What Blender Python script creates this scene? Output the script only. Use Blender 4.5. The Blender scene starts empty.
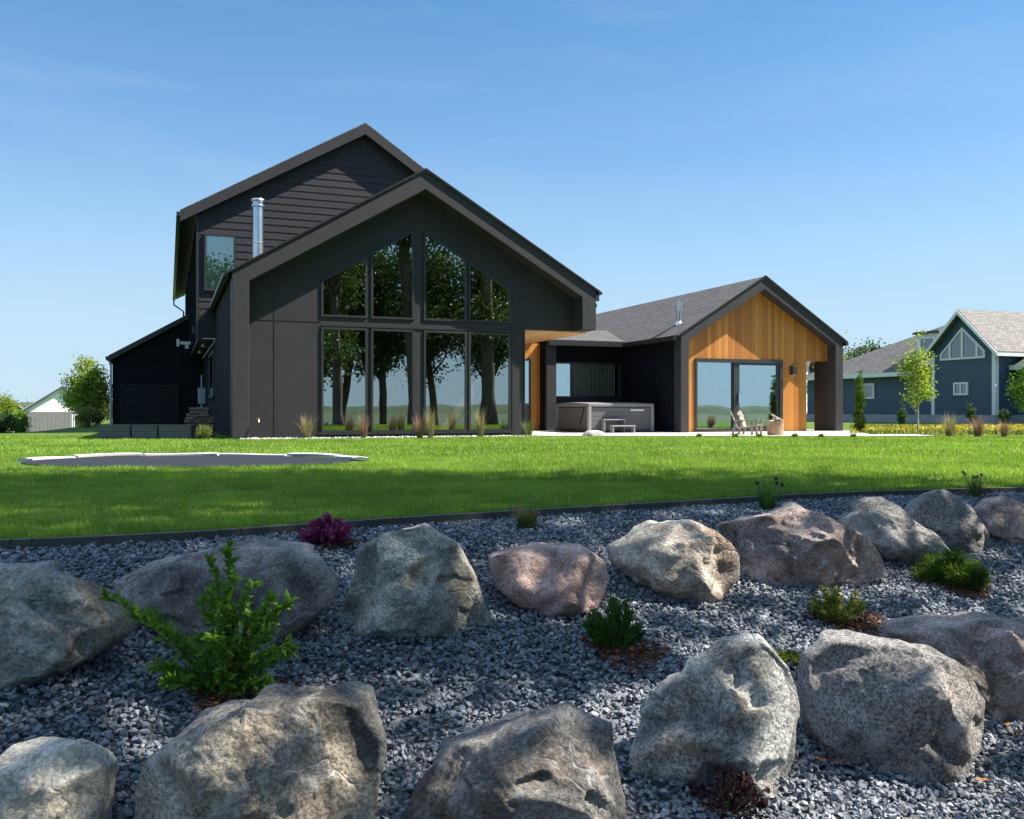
import bpy, bmesh, math, random
import numpy as np
from mathutils import Vector, Matrix
from mathutils.geometry import tessellate_polygon

SC = bpy.context.scene
COL = SC.collection
R = math.radians
rng = np.random.default_rng(7)
random.seed(7)

# ------------------------------------------------------------------ camera, sky, sun, exposure
F, CX, HY, CAMH = 897.0, 512.0, 410.0, 0.78
cam_d = bpy.data.cameras.new('camera'); cam = bpy.data.objects.new('camera', cam_d); COL.objects.link(cam)
cam.location = (0, 0, CAMH); cam.rotation_euler = (R(90), 0, 0)
cam_d.sensor_width = 36; cam_d.lens = F / 1024 * 36; cam_d.shift_y = 0.0005
cam_d.clip_start = .05; cam_d.clip_end = 5000
SC.camera = cam
SUN_EL, SUN_AZ = R(49.2), R(2.5)          # azimuth counted from +X towards +Y
w = bpy.data.worlds.new('World'); SC.world = w; w.use_nodes = True
nt = w.node_tree; nt.nodes.clear()
sky = nt.nodes.new('ShaderNodeTexSky'); sky.sky_type = 'NISHITA'; sky.sun_disc = False
sky.sun_elevation = SUN_EL; sky.sun_rotation = R(90) - SUN_AZ
sky.air_density = 1.0; sky.dust_density = .25; sky.ozone_density = 2.0; sky.altitude = 200
bg = nt.nodes.new('ShaderNodeBackground'); bg.inputs['Strength'].default_value = .075
wo = nt.nodes.new('ShaderNodeOutputWorld')
gam = nt.nodes.new('ShaderNodeGamma'); gam.inputs[1].default_value = .8          # a hazy late-summer sky: less contrast between zenith and horizon
tint = nt.nodes.new('ShaderNodeMix'); tint.data_type = 'RGBA'; tint.blend_type = 'MULTIPLY'; tint.inputs[0].default_value = 1
tint.inputs[7].default_value = (.55, .95, 1.22, 1)
nt.links.new(sky.outputs[0], gam.inputs[0]); nt.links.new(gam.outputs[0], tint.inputs[6])
tcw = nt.nodes.new('ShaderNodeTexCoord'); sxw = nt.nodes.new('ShaderNodeSeparateXYZ'); nt.links.new(tcw.outputs['Generated'], sxw.inputs[0])
hz = nt.nodes.new('ShaderNodeValToRGB'); nt.links.new(sxw.outputs[2], hz.inputs[0])            # ground haze thins out with elevation
while len(hz.color_ramp.elements) < 5: hz.color_ramp.elements.new(.5)
for e_, (p_, v_) in zip(hz.color_ramp.elements, ((0, .9), (.06, .8), (.16, .5), (.27, .16), (.42, 0))): e_.position = p_; e_.color = (v_, v_, v_, 1)
mpw = nt.nodes.new('ShaderNodeMapping'); mpw.inputs['Scale'].default_value = (1.6, 1.1, 9); mpw.inputs['Rotation'].default_value = (.1, .12, .5); nt.links.new(tcw.outputs['Generated'], mpw.inputs[0])
cn = nt.nodes.new('ShaderNodeTexNoise'); cn.inputs['Scale'].default_value = 2.2; cn.inputs['Detail'].default_value = 6; cn.inputs['Distortion'].default_value = .5; nt.links.new(mpw.outputs[0], cn.inputs['Vector'])
cr = nt.nodes.new('ShaderNodeMapRange'); cr.inputs[1].default_value = .48; cr.inputs[2].default_value = .8; cr.inputs[4].default_value = .14; nt.links.new(cn.outputs['Fac'], cr.inputs[0])
cad = nt.nodes.new('ShaderNodeMath'); cad.operation = 'ADD'; cad.use_clamp = True; nt.links.new(hz.outputs[0], cad.inputs[0]); nt.links.new(cr.outputs[0], cad.inputs[1])
hmx = nt.nodes.new('ShaderNodeMix'); hmx.data_type = 'RGBA'; nt.links.new(cad.outputs[0], hmx.inputs[0]); nt.links.new(tint.outputs[2], hmx.inputs[6]); hmx.inputs[7].default_value = (3.1, 3.95, 4.75, 1)
# broken bright cloud added high overhead, out of frame, as fill for shaded ground
ch = nt.nodes.new('ShaderNodeMapRange'); ch.interpolation_type = 'SMOOTHSTEP'; ch.inputs[1].default_value = .46; ch.inputs[2].default_value = .72; nt.links.new(sxw.outputs[2], ch.inputs[0])
ck = nt.nodes.new('ShaderNodeTexNoise'); ck.inputs['Scale'].default_value = 3.2; ck.inputs['Detail'].default_value = 7; nt.links.new(tcw.outputs['Generated'], ck.inputs['Vector'])
ckr = nt.nodes.new('ShaderNodeMapRange'); ckr.inputs[1].default_value = .38; ckr.inputs[2].default_value = .6; ckr.inputs[4].default_value = .9; nt.links.new(ck.outputs['Fac'], ckr.inputs[0])
cm = nt.nodes.new('ShaderNodeMath'); cm.operation = 'MULTIPLY'; nt.links.new(ch.outputs[0], cm.inputs[0]); nt.links.new(ckr.outputs[0], cm.inputs[1])
cmx = nt.nodes.new('ShaderNodeMix'); cmx.data_type = 'RGBA'; nt.links.new(cm.outputs[0], cmx.inputs[0]); nt.links.new(hmx.outputs[2], cmx.inputs[6]); cmx.inputs[7].default_value = (5.0, 6.4, 8.4, 1)
nt.links.new(cmx.outputs[2], bg.inputs[0]); nt.links.new(bg.outputs[0], wo.inputs[0])
sd = bpy.data.lights.new('sun', 'SUN'); so = bpy.data.objects.new('sun', sd); COL.objects.link(so)
sd.energy = 5.0; sd.angle = R(.53); sd.color = (1, .93, .81)
sdir = Vector((math.cos(SUN_AZ) * math.cos(SUN_EL), math.sin(SUN_AZ) * math.cos(SUN_EL), math.sin(SUN_EL)))
so.rotation_euler = sdir.to_track_quat('Z', 'Y').to_euler(); so.location = (30, 5, 40)
SC.view_settings.view_transform = 'Standard'; SC.view_settings.look = 'None'
SC.view_settings.gamma = 1; SC.view_settings.exposure = 1.4
SC.render.engine = 'CYCLES'
SC.cycles.use_denoising = True
SC.cycles.max_bounces = 6; SC.cycles.diffuse_bounces = 3; SC.cycles.glossy_bounces = 3
SC.cycles.transparent_max_bounces = 10; SC.cycles.transmission_bounces = 4
SC.cycles.caustics_reflective = False; SC.cycles.caustics_refractive = False

# ------------------------------------------------------------------ materials
MATS = {}
def mat(name):
    m = bpy.data.materials.new(name); m.use_nodes = True; m.node_tree.nodes.clear(); MATS[name] = m
    return m, m.node_tree
def N(nt, typ, **kw):
    n = nt.nodes.new(typ)
    for k, v in kw.items():
        if k in ('operation', 'blend_type', 'data_type', 'feature', 'attribute_name', 'noise_dimensions', 'wave_type', 'bands_direction', 'distance', 'attribute_type'):
            setattr(n, k, v)
        else:
            n.inputs[k].default_value = v
    return n
def ramp(nt, stops):
    r = nt.nodes.new('ShaderNodeValToRGB'); e = r.color_ramp.elements
    while len(e) < len(stops): e.new(.5)
    for el, (p, c) in zip(e, stops):
        el.position = p; el.color = (*c, 1) if len(c) == 3 else c
    return r
def out(nt, bsdf):
    o = nt.nodes.new('ShaderNodeOutputMaterial'); nt.links.new(bsdf.outputs[0], o.inputs[0])
def bump(nt, src, strength, dist, bsdf):
    b = N(nt, 'ShaderNodeBump', Strength=strength, Distance=dist)
    nt.links.new(src, b.inputs['Height']); nt.links.new(b.outputs[0], bsdf.inputs['Normal']); return b
def coords(nt, scale=(1, 1, 1), kind='Object'):
    tc = nt.nodes.new('ShaderNodeTexCoord'); mp = nt.nodes.new('ShaderNodeMapping'); mp.inputs['Scale'].default_value = scale
    nt.links.new(tc.outputs[kind], mp.inputs[0]); return mp.outputs[0]
def plain(name, c, rough=.6, var=.15, scale=3.0, metal=0, bmp=.15, bscale=60, bdist=.004, spec=.5, stretch=(1, 1, 1)):
    m, nt = mat(name); b = N(nt, 'ShaderNodeBsdfPrincipled', Roughness=rough, Metallic=metal)
    b.inputs['Specular IOR Level'].default_value = spec
    co = coords(nt, stretch)
    n = N(nt, 'ShaderNodeTexNoise', Scale=scale, Detail=6.0, Roughness=.65); nt.links.new(co, n.inputs['Vector'])
    lo = tuple(x * (1 - var) for x in c); hi = tuple(min(1, x * (1 + var)) for x in c)
    r = ramp(nt, [(.3, lo), (.7, hi)]); nt.links.new(n.outputs['Fac'], r.inputs[0]); nt.links.new(r.outputs[0], b.inputs['Base Color'])
    n2 = N(nt, 'ShaderNodeTexNoise', Scale=bscale, Detail=3.0); nt.links.new(co, n2.inputs['Vector'])
    if bmp: bump(nt, n2.outputs['Fac'], bmp, bdist, b)
    out(nt, b); return m
def leafmat(name, dark, light, trans=.35, rough=.5, dry=None):
    m, nt = mat(name)
    at = N(nt, 'ShaderNodeAttribute', attribute_name='tone')
    r = ramp(nt, [(0, dark), (1, light)] if not dry else [(0, dark), (.86, light), (.93, dry), (1, dry)]); nt.links.new(at.outputs['Fac'], r.inputs[0])
    d = N(nt, 'ShaderNodeBsdfPrincipled', Roughness=rough); d.inputs['Specular IOR Level'].default_value = .3
    t = N(nt, 'ShaderNodeBsdfTranslucent')
    hs = N(nt, 'ShaderNodeHueSaturation', Saturation=1.1, Value=1.25, Hue=.485)
    nt.links.new(r.outputs[0], hs.inputs['Color'])
    nt.links.new(r.outputs[0], d.inputs['Base Color']); nt.links.new(hs.outputs[0], t.inputs[0])
    mx = N(nt, 'ShaderNodeMixShader', Fac=trans); nt.links.new(d.outputs[0], mx.inputs[1]); nt.links.new(t.outputs[0], mx.inputs[2])
    out(nt, mx); return m
def tonemat(name, stops, rough=.8, bmp=0, spec=.3, bscale=40):
    m, nt = mat(name)
    at = N(nt, 'ShaderNodeAttribute', attribute_name='tone')
    r = ramp(nt, stops); nt.links.new(at.outputs['Fac'], r.inputs[0])
    b = N(nt, 'ShaderNodeBsdfPrincipled', Roughness=rough); b.inputs['Specular IOR Level'].default_value = spec
    co = coords(nt)
    n = N(nt, 'ShaderNodeTexNoise', Scale=bscale, Detail=4.0); nt.links.new(co, n.inputs['Vector'])
    mx = N(nt, 'ShaderNodeMix', data_type='RGBA', blend_type='MULTIPLY'); mx.inputs[0].default_value = .55
    r2 = ramp(nt, [(.3, (.5, .5, .5)), (.7, (1.3, 1.3, 1.3))]); nt.links.new(n.outputs['Fac'], r2.inputs[0])
    nt.links.new(r.outputs[0], mx.inputs[6]); nt.links.new(r2.outputs[0], mx.inputs[7])
    nt.links.new(mx.outputs[2], b.inputs['Base Color'])
    if bmp: bump(nt, n.outputs['Fac'], bmp, .01, b)
    out(nt, b); return m
def glass(name, tint, refl, tintg=(.9, .97, 1)):
    m, nt = mat(name)
    t = N(nt, 'ShaderNodeBsdfTransparent', Color=(*tint, 1)); g = N(nt, 'ShaderNodeBsdfGlossy', Roughness=.0, Color=(*tintg, 1))
    fr = N(nt, 'ShaderNodeLayerWeight', Blend=.25)
    mp = N(nt, 'ShaderNodeMapRange'); mp.inputs[3].default_value = refl; mp.inputs[4].default_value = 1
    nt.links.new(fr.outputs['Fresnel'], mp.inputs[0])
    mx = N(nt, 'ShaderNodeMixShader'); nt.links.new(mp.outputs[0], mx.inputs[0])
    nt.links.new(t.outputs[0], mx.inputs[1]); nt.links.new(g.outputs[0], mx.inputs[2])
    # float glass is never perfectly flat
    co = coords(nt); n = N(nt, 'ShaderNodeTexNoise', Scale=.9, Detail=1.0); nt.links.new(co, n.inputs['Vector'])
    b = N(nt, 'ShaderNodeBump', Strength=.06, Distance=.02); nt.links.new(n.outputs['Fac'], b.inputs['Height'])
    nt.links.new(b.outputs[0], g.inputs['Normal'])
    out(nt, mx); return m
def woodmat(name, c0, c1, c2, bw=.13, axis=0):
    m, nt = mat(name); b = N(nt, 'ShaderNodeBsdfPrincipled', Roughness=.55)
    tc = nt.nodes.new('ShaderNodeTexCoord'); sx = nt.nodes.new('ShaderNodeSeparateXYZ'); nt.links.new(tc.outputs['Object'], sx.inputs[0])
    dv = N(nt, 'ShaderNodeMath', operation='DIVIDE'); nt.links.new(sx.outputs[axis], dv.inputs[0]); dv.inputs[1].default_value = bw
    fl = N(nt, 'ShaderNodeMath', operation='FLOOR'); nt.links.new(dv.outputs[0], fl.inputs[0])
    wn = N(nt, 'ShaderNodeTexWhiteNoise', noise_dimensions='1D'); nt.links.new(fl.outputs[0], wn.inputs['W'])
    sc = (30, 30, 1.2) if axis == 0 else (1.2, 30, 30)
    mp = nt.nodes.new('ShaderNodeMapping'); mp.inputs['Scale'].default_value = sc; nt.links.new(tc.outputs['Object'], mp.inputs[0])
    off = nt.nodes.new('ShaderNodeCombineXYZ'); ml = N(nt, 'ShaderNodeMath', operation='MULTIPLY'); ml.inputs[1].default_value = 37
    nt.links.new(wn.outputs[0], ml.inputs[0]); nt.links.new(ml.outputs[0], off.inputs[2]); nt.links.new(off.outputs[0], mp.inputs['Location'])
    n = N(nt, 'ShaderNodeTexNoise', Scale=1.0, Detail=5.0, Distortion=.6); nt.links.new(mp.outputs[0], n.inputs['Vector'])
    ad = N(nt, 'ShaderNodeMath', operation='MULTIPLY_ADD'); ad.inputs[1].default_value = .55; nt.links.new(wn.outputs[0], ad.inputs[0])
    m2 = N(nt, 'ShaderNodeMath', operation='MULTIPLY'); m2.inputs[1].default_value = .5; nt.links.new(n.outputs['Fac'], m2.inputs[0]); nt.links.new(m2.outputs[0], ad.inputs[2])
    r = ramp(nt, [(.15, c0), (.5, c1), (.9, c2)]); nt.links.new(ad.outputs[0], r.inputs[0]); nt.links.new(r.outputs[0], b.inputs['Base Color'])
    fr = N(nt, 'ShaderNodeMath', operation='FRACT'); nt.links.new(dv.outputs[0], fr.inputs[0])
    gr = ramp(nt, [(.0, (0, 0, 0)), (.05, (1, 1, 1)), (.95, (1, 1, 1)), (1, (0, 0, 0))]); nt.links.new(fr.outputs[0], gr.inputs[0])
    bump(nt, gr.outputs[0], .9, .012, b); out(nt, b); return m
def shingle(name, c0, c1):
    m, nt = mat(name); b = N(nt, 'ShaderNodeBsdfPrincipled', Roughness=.9)
    at = nt.nodes.new('ShaderNodeUVMap')
    br = N(nt, 'ShaderNodeTexBrick', Scale=1.0); br.inputs['Color1'].default_value = (*c0, 1); br.inputs['Color2'].default_value = (*c1, 1)
    br.inputs['Mortar'].default_value = tuple(x * .45 for x in c0) + (1,); br.inputs['Mortar Size'].default_value = .012
    br.inputs['Brick Width'].default_value = .32; br.inputs['Row Height'].default_value = .145
    nt.links.new(at.outputs[0], br.inputs['Vector'])
    n = N(nt, 'ShaderNodeTexNoise', Scale=90.0, Detail=4.0); nt.links.new(at.outputs[0], n.inputs['Vector'])
    mx = N(nt, 'ShaderNodeMix', data_type='RGBA', blend_type='MULTIPLY'); mx.inputs[0].default_value = .8
    r2 = ramp(nt, [(.3, (.55, .55, .56)), (.7, (1.35, 1.33, 1.3))]); nt.links.new(n.outputs['Fac'], r2.inputs[0])
    nt.links.new(br.outputs[0], mx.inputs[6]); nt.links.new(r2.outputs[0], mx.inputs[7]); nt.links.new(mx.outputs[2], b.inputs['Base Color'])
    bump(nt, br.outputs['Fac'], -.5, .01, b); out(nt, b); return m
def rockmat(name, a, b_, c, vein=(.55, .54, .52), spk=.5, sc=1.0, seed=0.0):
    """a/b_ two body minerals, c the stain colour"""
    m, nt = mat(name); p = N(nt, 'ShaderNodeBsdfPrincipled', Roughness=.82); p.inputs['Specular IOR Level'].default_value = .3
    tc = nt.nodes.new('ShaderNodeTexCoord'); mp = nt.nodes.new('ShaderNodeMapping')
    mp.inputs['Location'].default_value = (seed, seed * 1.7, seed * .6); nt.links.new(tc.outputs['Object'], mp.inputs[0]); co = mp.outputs[0]
    n1 = N(nt, 'ShaderNodeTexNoise', Scale=2.6 * sc, Detail=7.0, Roughness=.62, Distortion=1.2); nt.links.new(co, n1.inputs['Vector'])
    r1 = ramp(nt, [(.36, a), (.62, b_)]); nt.links.new(n1.outputs['Fac'], r1.inputs[0])
    n2 = N(nt, 'ShaderNodeTexNoise', Scale=1.7 * sc, Detail=5.0, Roughness=.6, Distortion=.6); mp2 = nt.nodes.new('ShaderNodeMapping'); mp2.inputs['Location'].default_value = (5, 3, 9)
    nt.links.new(co, mp2.inputs[0]); nt.links.new(mp2.outputs[0], n2.inputs['Vector'])
    r2 = ramp(nt, [(.5, (0, 0, 0)), (.66, (1, 1, 1))]); nt.links.new(n2.outputs['Fac'], r2.inputs[0])
    m1 = N(nt, 'ShaderNodeMix', data_type='RGBA'); nt.links.new(r2.outputs[0], m1.inputs[0]); nt.links.new(r1.outputs[0], m1.inputs[6]); m1.inputs[7].default_value = (*c, 1)
    # bedding bands
    wv = N(nt, 'ShaderNodeTexWave', Scale=1.5 * sc, Distortion=9.0, Detail=4.0); wv.inputs['Detail Scale'].default_value = 1.6; wv.bands_direction = 'DIAGONAL'
    nt.links.new(co, wv.inputs['Vector'])
    rb = ramp(nt, [(.2, (.72, .72, .73)), (.8, (1.22, 1.2, 1.18))]); nt.links.new(wv.outputs['Fac'], rb.inputs[0])
    m2 = N(nt, 'ShaderNodeMix', data_type='RGBA', blend_type='MULTIPLY'); m2.inputs[0].default_value = .75
    nt.links.new(m1.outputs[2], m2.inputs[6]); nt.links.new(rb.outputs[0], m2.inputs[7])
    ns = N(nt, 'ShaderNodeTexNoise', Scale=3.4 * sc, Detail=8.0, Roughness=.7, Distortion=.8); mp3 = nt.nodes.new('ShaderNodeMapping'); mp3.inputs['Location'].default_value = (13, 7, 2); mp3.inputs['Scale'].default_value = (1, 1, .6)
    nt.links.new(co, mp3.inputs[0]); nt.links.new(mp3.outputs[0], ns.inputs['Vector'])
    rs_ = ramp(nt, [(.53, (1, 1, 1)), (.62, (.5, .49, .47)), (.78, (.36, .35, .34))]); nt.links.new(ns.outputs['Fac'], rs_.inputs[0])
    ms = N(nt, 'ShaderNodeMix', data_type='RGBA', blend_type='MULTIPLY'); ms.inputs[0].default_value = .85; nt.links.new(m2.outputs[2], ms.inputs[6]); nt.links.new(rs_.outputs[0], ms.inputs[7]); m2 = ms
    # mineral grain
    n3 = N(nt, 'ShaderNodeTexNoise', Scale=70.0, Detail=5.0, Roughness=.75); nt.links.new(co, n3.inputs['Vector'])
    r3 = ramp(nt, [(.38, (.22, .22, .23)), (.5, (1, 1, 1)), (.6, (1.9, 1.87, 1.82))]); nt.links.new(n3.outputs['Fac'], r3.inputs[0])
    m3 = N(nt, 'ShaderNodeMix', data_type='RGBA', blend_type='MULTIPLY'); m3.inputs[0].default_value = spk
    nt.links.new(m2.outputs[2], m3.inputs[6]); nt.links.new(r3.outputs[0], m3.inputs[7])
    # pale lichen / scuffed patches
    n4 = N(nt, 'ShaderNodeTexNoise', Scale=8.0 * sc, Detail=9.0, Roughness=.72); nt.links.new(co, n4.inputs['Vector'])
    r4 = ramp(nt, [(.55, (0, 0, 0)), (.72, (.75, .75, .75))]); nt.links.new(n4.outputs['Fac'], r4.inputs[0])
    m4 = N(nt, 'ShaderNodeMix', data_type='RGBA'); nt.links.new(r4.outputs[0], m4.inputs[0]); nt.links.new(m3.outputs[2], m4.inputs[6]); m4.inputs[7].default_value = (*vein, 1)
    # thin veins / cracks
    dn = N(nt, 'ShaderNodeTexNoise', Scale=3.0, Detail=3.0); nt.links.new(co, dn.inputs['Vector'])
    va = N(nt, 'ShaderNodeVectorMath', operation='MULTIPLY_ADD'); va.inputs[1].default_value = (.5, .5, .5)
    nt.links.new(dn.outputs['Color'], va.inputs[0]); nt.links.new(co, va.inputs[2])
    vo = N(nt, 'ShaderNodeTexVoronoi', feature='DISTANCE_TO_EDGE', Scale=1.6 * sc); nt.links.new(va.outputs[0], vo.inputs['Vector'])
    rv = ramp(nt, [(0, (.5, .5, .5)), (.011, (0, 0, 0))]); nt.links.new(vo.outputs['Distance'], rv.inputs[0])
    mk = N(nt, 'ShaderNodeMath', operation='MULTIPLY'); nt.links.new(rv.outputs[0], mk.inputs[0]); nt.links.new(n1.outputs['Fac'], mk.inputs[1])
    m5 = N(nt, 'ShaderNodeMix', data_type='RGBA'); nt.links.new(mk.outputs[0], m5.inputs[0]); nt.links.new(m4.outputs[2], m5.inputs[6]); m5.inputs[7].default_value = (*vein, 1)
    nt.links.new(m5.outputs[2], p.inputs['Base Color'])
    # relief
    h = N(nt, 'ShaderNodeTexNoise', Scale=9.0, Detail=10.0, Roughness=.68); nt.links.new(co, h.inputs['Vector'])
    ha = N(nt, 'ShaderNodeMath', operation='MULTIPLY_ADD'); ha.inputs[1].default_value = .3; nt.links.new(n3.outputs['Fac'], ha.inputs[0]); nt.links.new(h.outputs['Fac'], ha.inputs[2])
    v2 = N(nt, 'ShaderNodeTexVoronoi', Scale=7.5 * sc); v2.inputs['Detail'].default_value = 2.0; nt.links.new(va.outputs[0], v2.inputs['Vector'])       # chipped planes
    hb_ = N(nt, 'ShaderNodeMath', operation='MULTIPLY_ADD'); hb_.inputs[1].default_value = -.55; nt.links.new(v2.outputs['Distance'], hb_.inputs[0]); nt.links.new(ha.outputs[0], hb_.inputs[2])
    hc = N(nt, 'ShaderNodeMath', operation='MULTIPLY_ADD'); hc.inputs[1].default_value = -.35; nt.links.new(rv.outputs[0], hc.inputs[0]); nt.links.new(hb_.outputs[0], hc.inputs[2])
    bump(nt, hc.outputs[0], .9, .055, p); out(nt, p); return m

plain('charcoal_panel', (.038, .037, .0415), .62, .1, 1.3, bmp=.08, spec=.2)
plain('charcoal_frame', (.043, .041, .045), .6, .1, 1.5, bmp=.08, spec=.2)
plain('black_siding', (.011, .013, .018), .8, .12, 1.5, bmp=.1, stretch=(.3, 1, 6), spec=.06)
plain('lap_siding', (.034, .033, .038), .62, .12, 2, bmp=.15, stretch=(.3, 1, 5), spec=.2)
plain('black_metal', (.02, .02, .022), .4, .1, 3, bmp=.02)
plain('window_frame', (.03, .031, .034), .38, .08, 3, bmp=.02)
plain('garage_panel', (.01, .012, .015), .5, .1, 2, bmp=.03, spec=.2)
plain('steel', (.62, .64, .66), .28, .12, 6, metal=1, bmp=.05)
plain('brass', (.6, .36, .16), .35, .2, 20, metal=1)
plain('white_metal', (.7, .7, .72), .45, .06, 4)
plain('meter_grey', (.33, .38, .43), .45, .08, 5)
plain('concrete', (.5, .47, .44), .85, .14, 1.6, bmp=.3, bscale=40)
plain('tub_panel', (.115, .11, .115), .5, .12, 2, bmp=.1, stretch=(.4, 1, 8))
plain('tub_cover', (.2, .19, .19), .6, .12, 4, bmp=.2)
plain('step_grey', (.24, .24, .25), .6, .08, 4)
plain('chair_wood', (.3, .25, .22), .7, .2, 6, bmp=.1)
plain('copper', (.42, .27, .16), .6, .35, 7, metal=.35, bmp=.2)
plain('log_wood', (.38, .33, .27), .85, .35, 9, bmp=.5, bscale=30)
plain('firewood_bark', (.105, .085, .075), .9, .55, 9, bmp=.6, bscale=25, bdist=.02)
plain('planter_grey', (.105, .1, .108), .75, .12, 3, bmp=.2, stretch=(.3, .3, 6))
plain('pad_white', (.5, .48, .46), .75, .12, 4, bmp=.2)
plain('mat_grey', (.024, .028, .037), .9, .12, 3, bmp=.2, bscale=200, spec=.08)
plain('edging_dark', (.06, .054, .05), .75, .25, 6, bmp=.35, bscale=30)
plain('bark', (.12, .09, .065), .9, .35, 8, bmp=.9, bscale=14, bdist=.03, stretch=(1, 1, .25))
plain('pale_bark', (.42, .38, .33), .8, .2, 10, bmp=.3)
plain('stem', (.16, .12, .06), .7, .3, 20)
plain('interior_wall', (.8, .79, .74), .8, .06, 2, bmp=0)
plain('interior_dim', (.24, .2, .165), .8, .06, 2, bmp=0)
plain('blind_green', (.5, .74, .64), .7, .3, 5, bmp=.1)
plain('interior_floor', (.26, .19, .13), .5, .2, 2, bmp=0)
plain('blue_siding', (.05, .088, .142), .6, .1, 1.2, bmp=.1, stretch=(.3, .3, 8))
plain('trim_white', (.78, .79, .8), .6, .06, 3)
plain('white_stucco', (.85, .85, .84), .8, .04, 2)
plain('tan_stucco', (.5, .45, .38), .8, .06, 2)
plain('grey_board', (.19, .18, .18), .8, .12, 4)
plain('foundation', (.34, .34, .35), .85, .1, 2)
plain('gable_soffit', (.3, .37, .44), .7, .05, 2)
plain('hill_green', (.05, .075, .035), .95, .4, .03, bmp=.6, bscale=.4, bdist=2)
plain('field_green', (.06, .085, .035), .95, .3, .05, bmp=0)
woodmat('cedar', (.3, .1, .014), (.46, .172, .024), (.6, .26, .048), .135)
woodmat('cedar_soffit', (.5, .26, .1), (.62, .35, .15), (.7, .42, .2), .12, axis=0)
shingle('shingle_dark', (.062, .06, .063), (.105, .1, .102))
shingle('shingle_grey', (.15, .14, .135), (.24, .225, .21))
shingle('shingle_slate', (.085, .082, .085), (.14, .135, .135))
glass('glass_big', (.75, .72, .64), .3, (.82, .96, 1))
glass('glass_door', (.55, .66, .68), .5, (.8, .96, 1))
glass('glass_dim', (.85, .9, .87), .17)
glass('glass_far', (.12, .15, .19), .16)
leafmat('grass', (.085, .185, .022), (.26, .43, .06), .45, .45, (.42, .4, .17))
leafmat('leaf_fresh', (.055, .14, .015), (.18, .33, .045), .38)
leafmat('leaf_yew', (.025, .075, .014), (.09, .19, .03), .25)
leafmat('leaf_yellow', (.08, .12, .02), (.26, .29, .06), .35)
leafmat('leaf_mound', (.03, .075, .01), (.12, .2, .02), .3)
leafmat('leaf_purple', (.14, .02, .06), (.42, .09, .2), .35)
leafmat('leaf_maroon', (.02, .008, .01), (.08, .022, .03), .25)
leafmat('leaf_maple', (.12, .2, .025), (.34, .44, .07), .5)
leafmat('leaf_dark', (.035, .075, .025), (.09, .15, .045), .3)
leafmat('leaf_cotton', (.025, .06, .012), (.075, .13, .022), .3)
leafmat('leaf_far', (.1, .15, .05), (.22, .28, .1), .4)
leafmat('leaf_hedge', (.1, .14, .03), (.26, .3, .09), .35)
leafmat('blade_straw', (.13, .14, .05), (.42, .36, .18), .3)
leafmat('blade_red', (.13, .08, .05), (.36, .24, .15), .3)
leafmat('blade_green', (.05, .09, .02), (.17, .22, .06), .3)
leafmat('flower_yellow', (.5, .36, .02), (.75, .58, .05), .2)
leafmat('flower_pink', (.25, .1, .12), (.5, .28, .3), .25)
leafmat('seed_dark', (.03, .02, .03), (.09, .05, .07), .1)
leafmat('leaf_fallen', (.2, .08, .025), (.34, .18, .08), .2)
tonemat('gravel', [(0, (.07, .08, .096)), (.5, (.21, .234, .272)), (.9, (.35, .368, .395)), (1, (.55, .53, .49))], .75, .5, bscale=70)
tonemat('white_gravel', [(0, (.4, .38, .35)), (1, (.75, .73, .7))], .85)
tonemat('mulch', [(0, (.07, .03, .015)), (1, (.3, .13, .06))], .9)
# lawn soil and thatch under the blades
m, nt_ = mat('lawn_ground'); b_ = N(nt_, 'ShaderNodeBsdfPrincipled', Roughness=.9); b_.inputs['Specular IOR Level'].default_value = .15
co_ = coords(nt_); n_ = N(nt_, 'ShaderNodeTexNoise', Scale=.7, Detail=6.0, Roughness=.7); nt_.links.new(co_, n_.inputs['Vector'])
n2_ = N(nt_, 'ShaderNodeTexNoise', Scale=45.0, Detail=4.0, Roughness=.8); nt_.links.new(co_, n2_.inputs['Vector'])
r_ = ramp(nt_, [(.35, (.07, .125, .022)), (.65, (.115, .185, .035))]); nt_.links.new(n_.outputs['Fac'], r_.inputs[0])
r2_ = ramp(nt_, [(.3, (.55, .6, .5)), (.7, (1.3, 1.25, 1.3))]); nt_.links.new(n2_.outputs['Fac'], r2_.inputs[0])
mx_ = N(nt_, 'ShaderNodeMix', data_type='RGBA', blend_type='MULTIPLY'); mx_.inputs[0].default_value = .8
nt_.links.new(r_.outputs[0], mx_.inputs[6]); nt_.links.new(r2_.outputs[0], mx_.inputs[7]); nt_.links.new(mx_.outputs[2], b_.inputs['Base Color'])
bump(nt_, n2_.outputs['Fac'], .8, .05, b_); out(nt_, b_)
# the bed below and beyond the loose chips: crushed stone of the same colours
m, nt_ = mat('bed_soil'); b_ = N(nt_, 'ShaderNodeBsdfPrincipled', Roughness=.85); co_ = coords(nt_)
v_ = N(nt_, 'ShaderNodeTexVoronoi', Scale=32.0); nt_.links.new(co_, v_.inputs['Vector']); sx_ = nt_.nodes.new('ShaderNodeSeparateColor'); nt_.links.new(v_.outputs['Color'], sx_.inputs[0])
r_ = ramp(nt_, [(0, (.03, .034, .04)), (.6, (.075, .083, .095)), (1, (.15, .16, .175))]); nt_.links.new(sx_.outputs[0], r_.inputs[0]); nt_.links.new(r_.outputs[0], b_.inputs['Base Color'])
bump(nt_, v_.outputs['Distance'], -1.0, .03, b_); out(nt_, b_)
rockmat('rock_green', (0.213, 0.227, 0.213), (0.426, 0.426, 0.383), (0.284, 0.213, 0.142), (0.596, 0.653, 0.653), .5, 1.0, 1.1)
rockmat('rock_purple', (0.199, 0.163, 0.163), (0.369, 0.327, 0.320), (0.156, 0.099, 0.092), (0.596, 0.568, 0.568), .45, .8, 4.2)
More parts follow.
